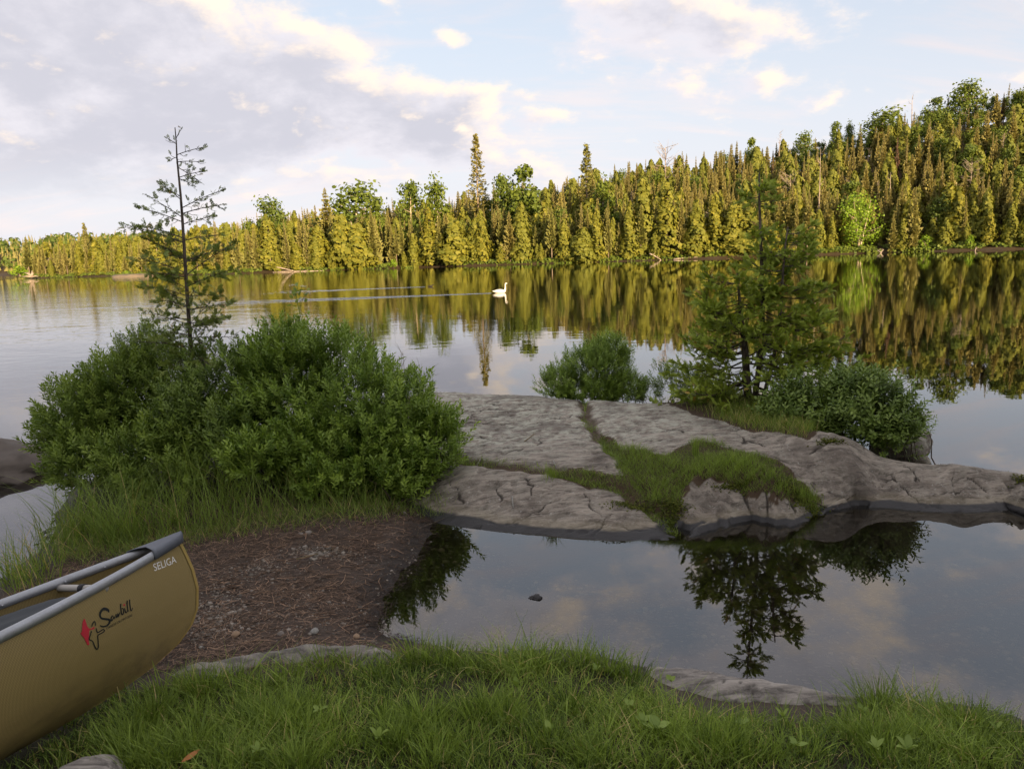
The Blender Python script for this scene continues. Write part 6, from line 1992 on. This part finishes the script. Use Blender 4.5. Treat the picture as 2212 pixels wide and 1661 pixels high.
    def stroke(mb, pts, w):
        q = np.array(pts, float); n = len(q)
        tt = np.linspace(0, n - 1, (n - 1) * 5 + 1); k = np.clip(np.floor(tt).astype(int), 0, n - 2); f = (tt - k)[:, None]
        p0, p1, p2, p3 = q[np.maximum(k - 1, 0)], q[k], q[k + 1], q[np.minimum(k + 2, n - 1)]
        c = .5 * ((2 * p1) + (-p0 + p2) * f + (2 * p0 - 5 * p1 + 4 * p2 - p3) * f ** 2 + (-p0 + 3 * p1 - 3 * p2 + p3) * f ** 3)
        ww = np.interp(tt, np.linspace(0, n - 1, len(w)), w)[:, None] / 2
        d = unit(np.gradient(c, axis=0)); s = np.stack([-d[:, 1], d[:, 0]], 1)
        V = onto(A(np.concatenate([c - s * ww, c + s * ww]))); k = np.arange(len(c) - 1); N = len(c)
        mb.add(V, np.stack([k, k + 1, N + k + 1, N + k], 1))
    mb = MB()
    stroke(mb, [(765, 690), (750, 640), (680, 610), (610, 650), (575, 740), (600, 820), (690, 840), (770, 860), (780, 920), (720, 990), (630, 1010), (570, 985)], [20, 60, 70, 50, 40, 40, 50, 50, 44, 34, 36, 24])
    stroke(mb, [(860, 780), (840, 770), (815, 820), (815, 880), (840, 870), (880, 790), (890, 830), (905, 830)], [26, 26, 28, 26, 22, 24, 24, 16])
    stroke(mb, [(930, 730), (925, 800), (945, 800), (975, 720), (970, 780), (985, 785), (1015, 690)], [26, 26, 22, 26, 24, 22, 20])
    stroke(mb, [(1045, 490), (1040, 600), (1055, 720), (1080, 740), (1105, 690), (1095, 600), (1060, 610)], [28, 28, 30, 28, 26, 22, 14])
    stroke(mb, [(1125, 590), (1135, 620), (1150, 690), (1175, 690), (1200, 640)], [18, 26, 28, 22, 16])
    stroke(mb, [(1200, 410), (1195, 530), (1210, 650), (1235, 650)], [28, 30, 28, 16])
    stroke(mb, [(1260, 385), (1258, 510), (1280, 640), (1305, 640), (1325, 575)], [28, 30, 28, 22, 14])
    stroke(mb, [(395, 1000), (410, 950), (450, 890), (470, 930), (475, 985)], [22, 22, 24, 22, 22])
    stroke(mb, [(490, 1040), (500, 1110), (530, 1140), (590, 1100), (640, 1075), (665, 1100), (640, 1140), (560, 1180), (525, 1220), (535, 1340), (545, 1460), (530, 1510), (490, 1490), (450, 1410), (415, 1330), (350, 1290), (345, 1250), (370, 1180), (390, 1100)],
           [20, 24, 24, 24, 26, 26, 24, 24, 24, 22, 26, 30, 28, 24, 22, 26, 26, 22, 20])
    mb.build('emblem_lines', ink, root)['kind'] = 'stuff'
    mb = MB()
    red_poly = np.array([(235, 835), (262, 840), (275, 900), (305, 1000), (345, 1050), (400, 1040), (430, 1005), (440, 1030), (470, 1025), (430, 1065), (370, 1075), (345, 1090), (335, 1170), (340, 1230), (330, 1290), (335, 1330), (352, 1390), (335, 1415), (305, 1400), (275, 1330),
                         (240, 1250), (205, 1210), (165, 1150), (190, 1110), (200, 1010), (212, 900)], float)
    cen = red_poly.mean(0); mid = (red_poly + [285, 1130]) / 2
    import mathutils.geometry as mg
    tri = mg.tessellate_polygon([[Vector((a, b, 0)) for a, b in red_poly]])
    mb.add(onto(A(red_poly)), [np.array(tri)])
    mb.build('emblem_bird', red, root)
    mb = MB(); sq = np.array([(1100, 500), (1145, 490), (1140, 535), (1110, 545)], float); mb.add(onto(A(sq)), [np.array([[0, 1, 2, 3]])])
    mb.build('emblem_dot', red, root)
    b0, b1 = A(np.array([(705., 1085.), (1330., 770.)])); ux = (b1 - b0); L = np.linalg.norm(ux)
    up = (A(np.array([(1300., 715.)])) - A(np.array([(1300., 765.)])))[0]; up /= np.linalg.norm(up)
    flat_text('CANOE OUTFITTERS', .0155, 'small_lettering', ink, b0, ux / L, up, L / (.0155 * 9.6))
    return root


canoe = build_canoe()


def canoe_bag():
    """Dark fabric pack lying in the bow under the lift bar."""
    root = empty('fabric_pack'); root.matrix_world = canoe_matrix()
    tag(root, 'dark grey fabric pack lying in the canoe behind the bow bar', 'bag')
    xs = np.linspace(.575, 1.9, 28); rows = []
    for x in xs:
        sh = float(c_sheer(x)); hb = float(c_half(x, sh * .82)) - .020
        f = sstep(.54, .64, x)
        ys = np.linspace(-1, 1, 13)
        top = sh - .028 + .006 * np.sin(x * 9)
        z = top - .03 * ys ** 2 + .006 * np.sin(ys * 7 + x * 13) - .10 * (1 - f)
        rows.append(np.stack([np.full(13, x), ys * hb * (.75 + .25 * f), z], 1))
    S = np.stack(rows); n, m = S.shape[:2]
    i = (np.arange(n - 1)[:, None] * m + np.arange(m - 1)[None]).ravel()
    mt = plain_mat('grey_fabric', (0.036, 0.043, 0.050), .75, var=.35, scale=18)
    mb = MB(); mb.add(S.reshape(-1, 3), np.stack([i, i + m, i + m + 1, i + 1], 1)); mb.build('cover', mt, root, smooth=True)
    lo = S.copy(); lo[:, :, 2] -= .10; lo[:, :, 1] *= .7
    F = np.concatenate([np.stack([np.arange(n - 1) * m, (np.arange(n - 1) + 1) * m, n * m + (np.arange(n - 1) + 1) * m, n * m + np.arange(n - 1) * m], 1),
                        np.stack([np.arange(m - 1), np.arange(m - 1) + 1, n * m + np.arange(m - 1) + 1, n * m + np.arange(m - 1)], 1)])
    mb = MB(); mb.add(np.concatenate([S.reshape(-1, 3), lo.reshape(-1, 3)]), F); mb.build('side_panel', mt, root, smooth=True)


canoe_bag()


# ------------------------------------------------------------------ birds and their wakes
def bird(name, label, cat, px, py, s, rings, bill, mats):
    q = sight(px, py, 0.0)
    root = empty(name, (q[0], q[1], 0.0), 0.0, s); tag(root, label, cat)
    P = np.array([r[:2] for r in rings], float); w = np.array([r[2] for r in rings]); hgt = np.array([r[3] for r in rings])
    t0 = np.linspace(0, 1, len(P)); t = np.linspace(0, 1, len(P) * 4)
    X = np.interp(t, t0, P[:, 0]); Z = np.interp(t, t0, P[:, 1]); W = np.interp(t, t0, w); H = np.interp(t, t0, hgt)
    ker = np.ones(5) / 5; pad = lambda v: np.convolve(np.pad(v, 2, 'edge'), ker, 'valid')
    X, Z, W, H = pad(X), pad(Z), pad(W), pad(H)
    T = unit(np.stack([np.gradient(X), np.gradient(Z)], 1)); Nn = np.stack([-T[:, 1], T[:, 0]], 1)
    th = np.linspace(0, 2 * PI, 14, endpoint=False)
    V = np.stack([X[:, None] + Nn[:, :1] * H[:, None] * np.sin(th), W[:, None] * np.cos(th), Z[:, None] + Nn[:, 1:] * H[:, None] * np.sin(th)], -1)
    i = np.arange(len(X) - 1)[:, None] * 14; j = np.arange(14)[None]; k = (j + 1) % 14
    mb = MB(); mb.add(V.reshape(-1, 3), [np.stack([i + j, i + k, i + 14 + k, i + 14 + j], -1).reshape(-1, 4), np.arange(14)[None, ::-1], (np.arange(14) + (len(X) - 1) * 14)[None]])
    mb.build('body', mats[0], root, smooth=True)
    mb = MB(); mb.add(*tube(np.array(bill, float), [.030, .024, .010], 8)); mb.build('bill', mats[1], root, smooth=True)
    return q


white_f = plain_mat('white_feather', (.80, .77, .70), .8, var=.06, scale=8); dark_f = plain_mat('dark_feather', (.035, .028, .022), .8); blackb = plain_mat('black_bill', (.012, .012, .012), .5)
SWAN = bird('swan', 'white swan with upright neck swimming to the right across the lake', 'swan', 1080, 633, .78,
            [(-.60, .16, .01, .01), (-.50, .15, .07, .05), (-.34, .12, .17, .13), (-.12, .12, .22, .18), (.10, .11, .22, .18), (.28, .10, .16, .15), (.38, .16, .085, .10), (.42, .28, .055, .065), (.43, .44, .045, .05), (.43, .60, .042, .046),
             (.44, .68, .045, .05), (.48, .725, .055, .055), (.54, .71, .045, .045), (.59, .69, .025, .028)], [(.55, 0, .705), (.63, 0, .665), (.70, 0, .64)], (white_f, blackb))
DUCK = bird('duck', 'small dark duck low in the water ahead of its own wake, left of the swan', 'duck', 930, 619.5, .75,
            [(-.34, .08, .01, .01), (-.24, .07, .08, .05), (-.05, .06, .13, .09), (.12, .06, .11, .08), (.20, .10, .05, .05), (.22, .17, .045, .05), (.27, .20, .05, .05), (.32, .19, .025, .03)], [(.30, 0, .19), (.36, 0, .18), (.40, 0, .175)], (dark_f, blackb))


def wake(name, label, start, arms, seed):
    """Low ridges of water trailing behind a bird; they tilt the surface enough to mirror the sky."""
    r = np.random.default_rng(seed); mb = MB()
    for (dx, dy, amp, wid) in arms:
        n = 150; t = np.linspace(.008, 1, n); brk = np.clip(1.15 - t * .75 + .55 * vnoise(t * 40, t * 0, seed, 2), 0, 1)
        c = np.stack([start[0] - .35 + dx * t, start[1] + dy * t + .04 * vnoise(t * 25, t * 0 + 3, seed + 1, 2), t * 0], 1)
        w = wid * (.5 + 1.0 * t); a = amp * brk
        rows = [c + np.stack([0 * t, w * f, a * hh + .002 - .004 * (abs(f) > .9)], 1) for f, hh in ((-1, 0), (-.6, .25), (-.2, .85), (.1, 1), (.5, .5), (1, 0))]
        S = np.stack(rows, 1); m = 6; i = (np.arange(n - 1)[:, None] * m + np.arange(m - 1)[None]).ravel()
        mb.add(S.reshape(-1, 3), np.stack([i, i + 1, i + m + 1, i + m], 1))
    tag(mb.build(name, M['water'], smooth=True), label, 'wake', kind='structure')


wake('swan_wake', 'long bright wake trailing left behind the swan', SWAN, [(-26, -1.2, .028, .15), (-24, 1.6, .014, .12), (-20, -3.2, .012, .14)], 5)
wake('duck_wake', 'thin bright wake trailing left behind the duck', DUCK, [(-9, -.8, .026, .16), (-12, .6, .018, .14), (-12, -2.2, .014, .14)], 9)
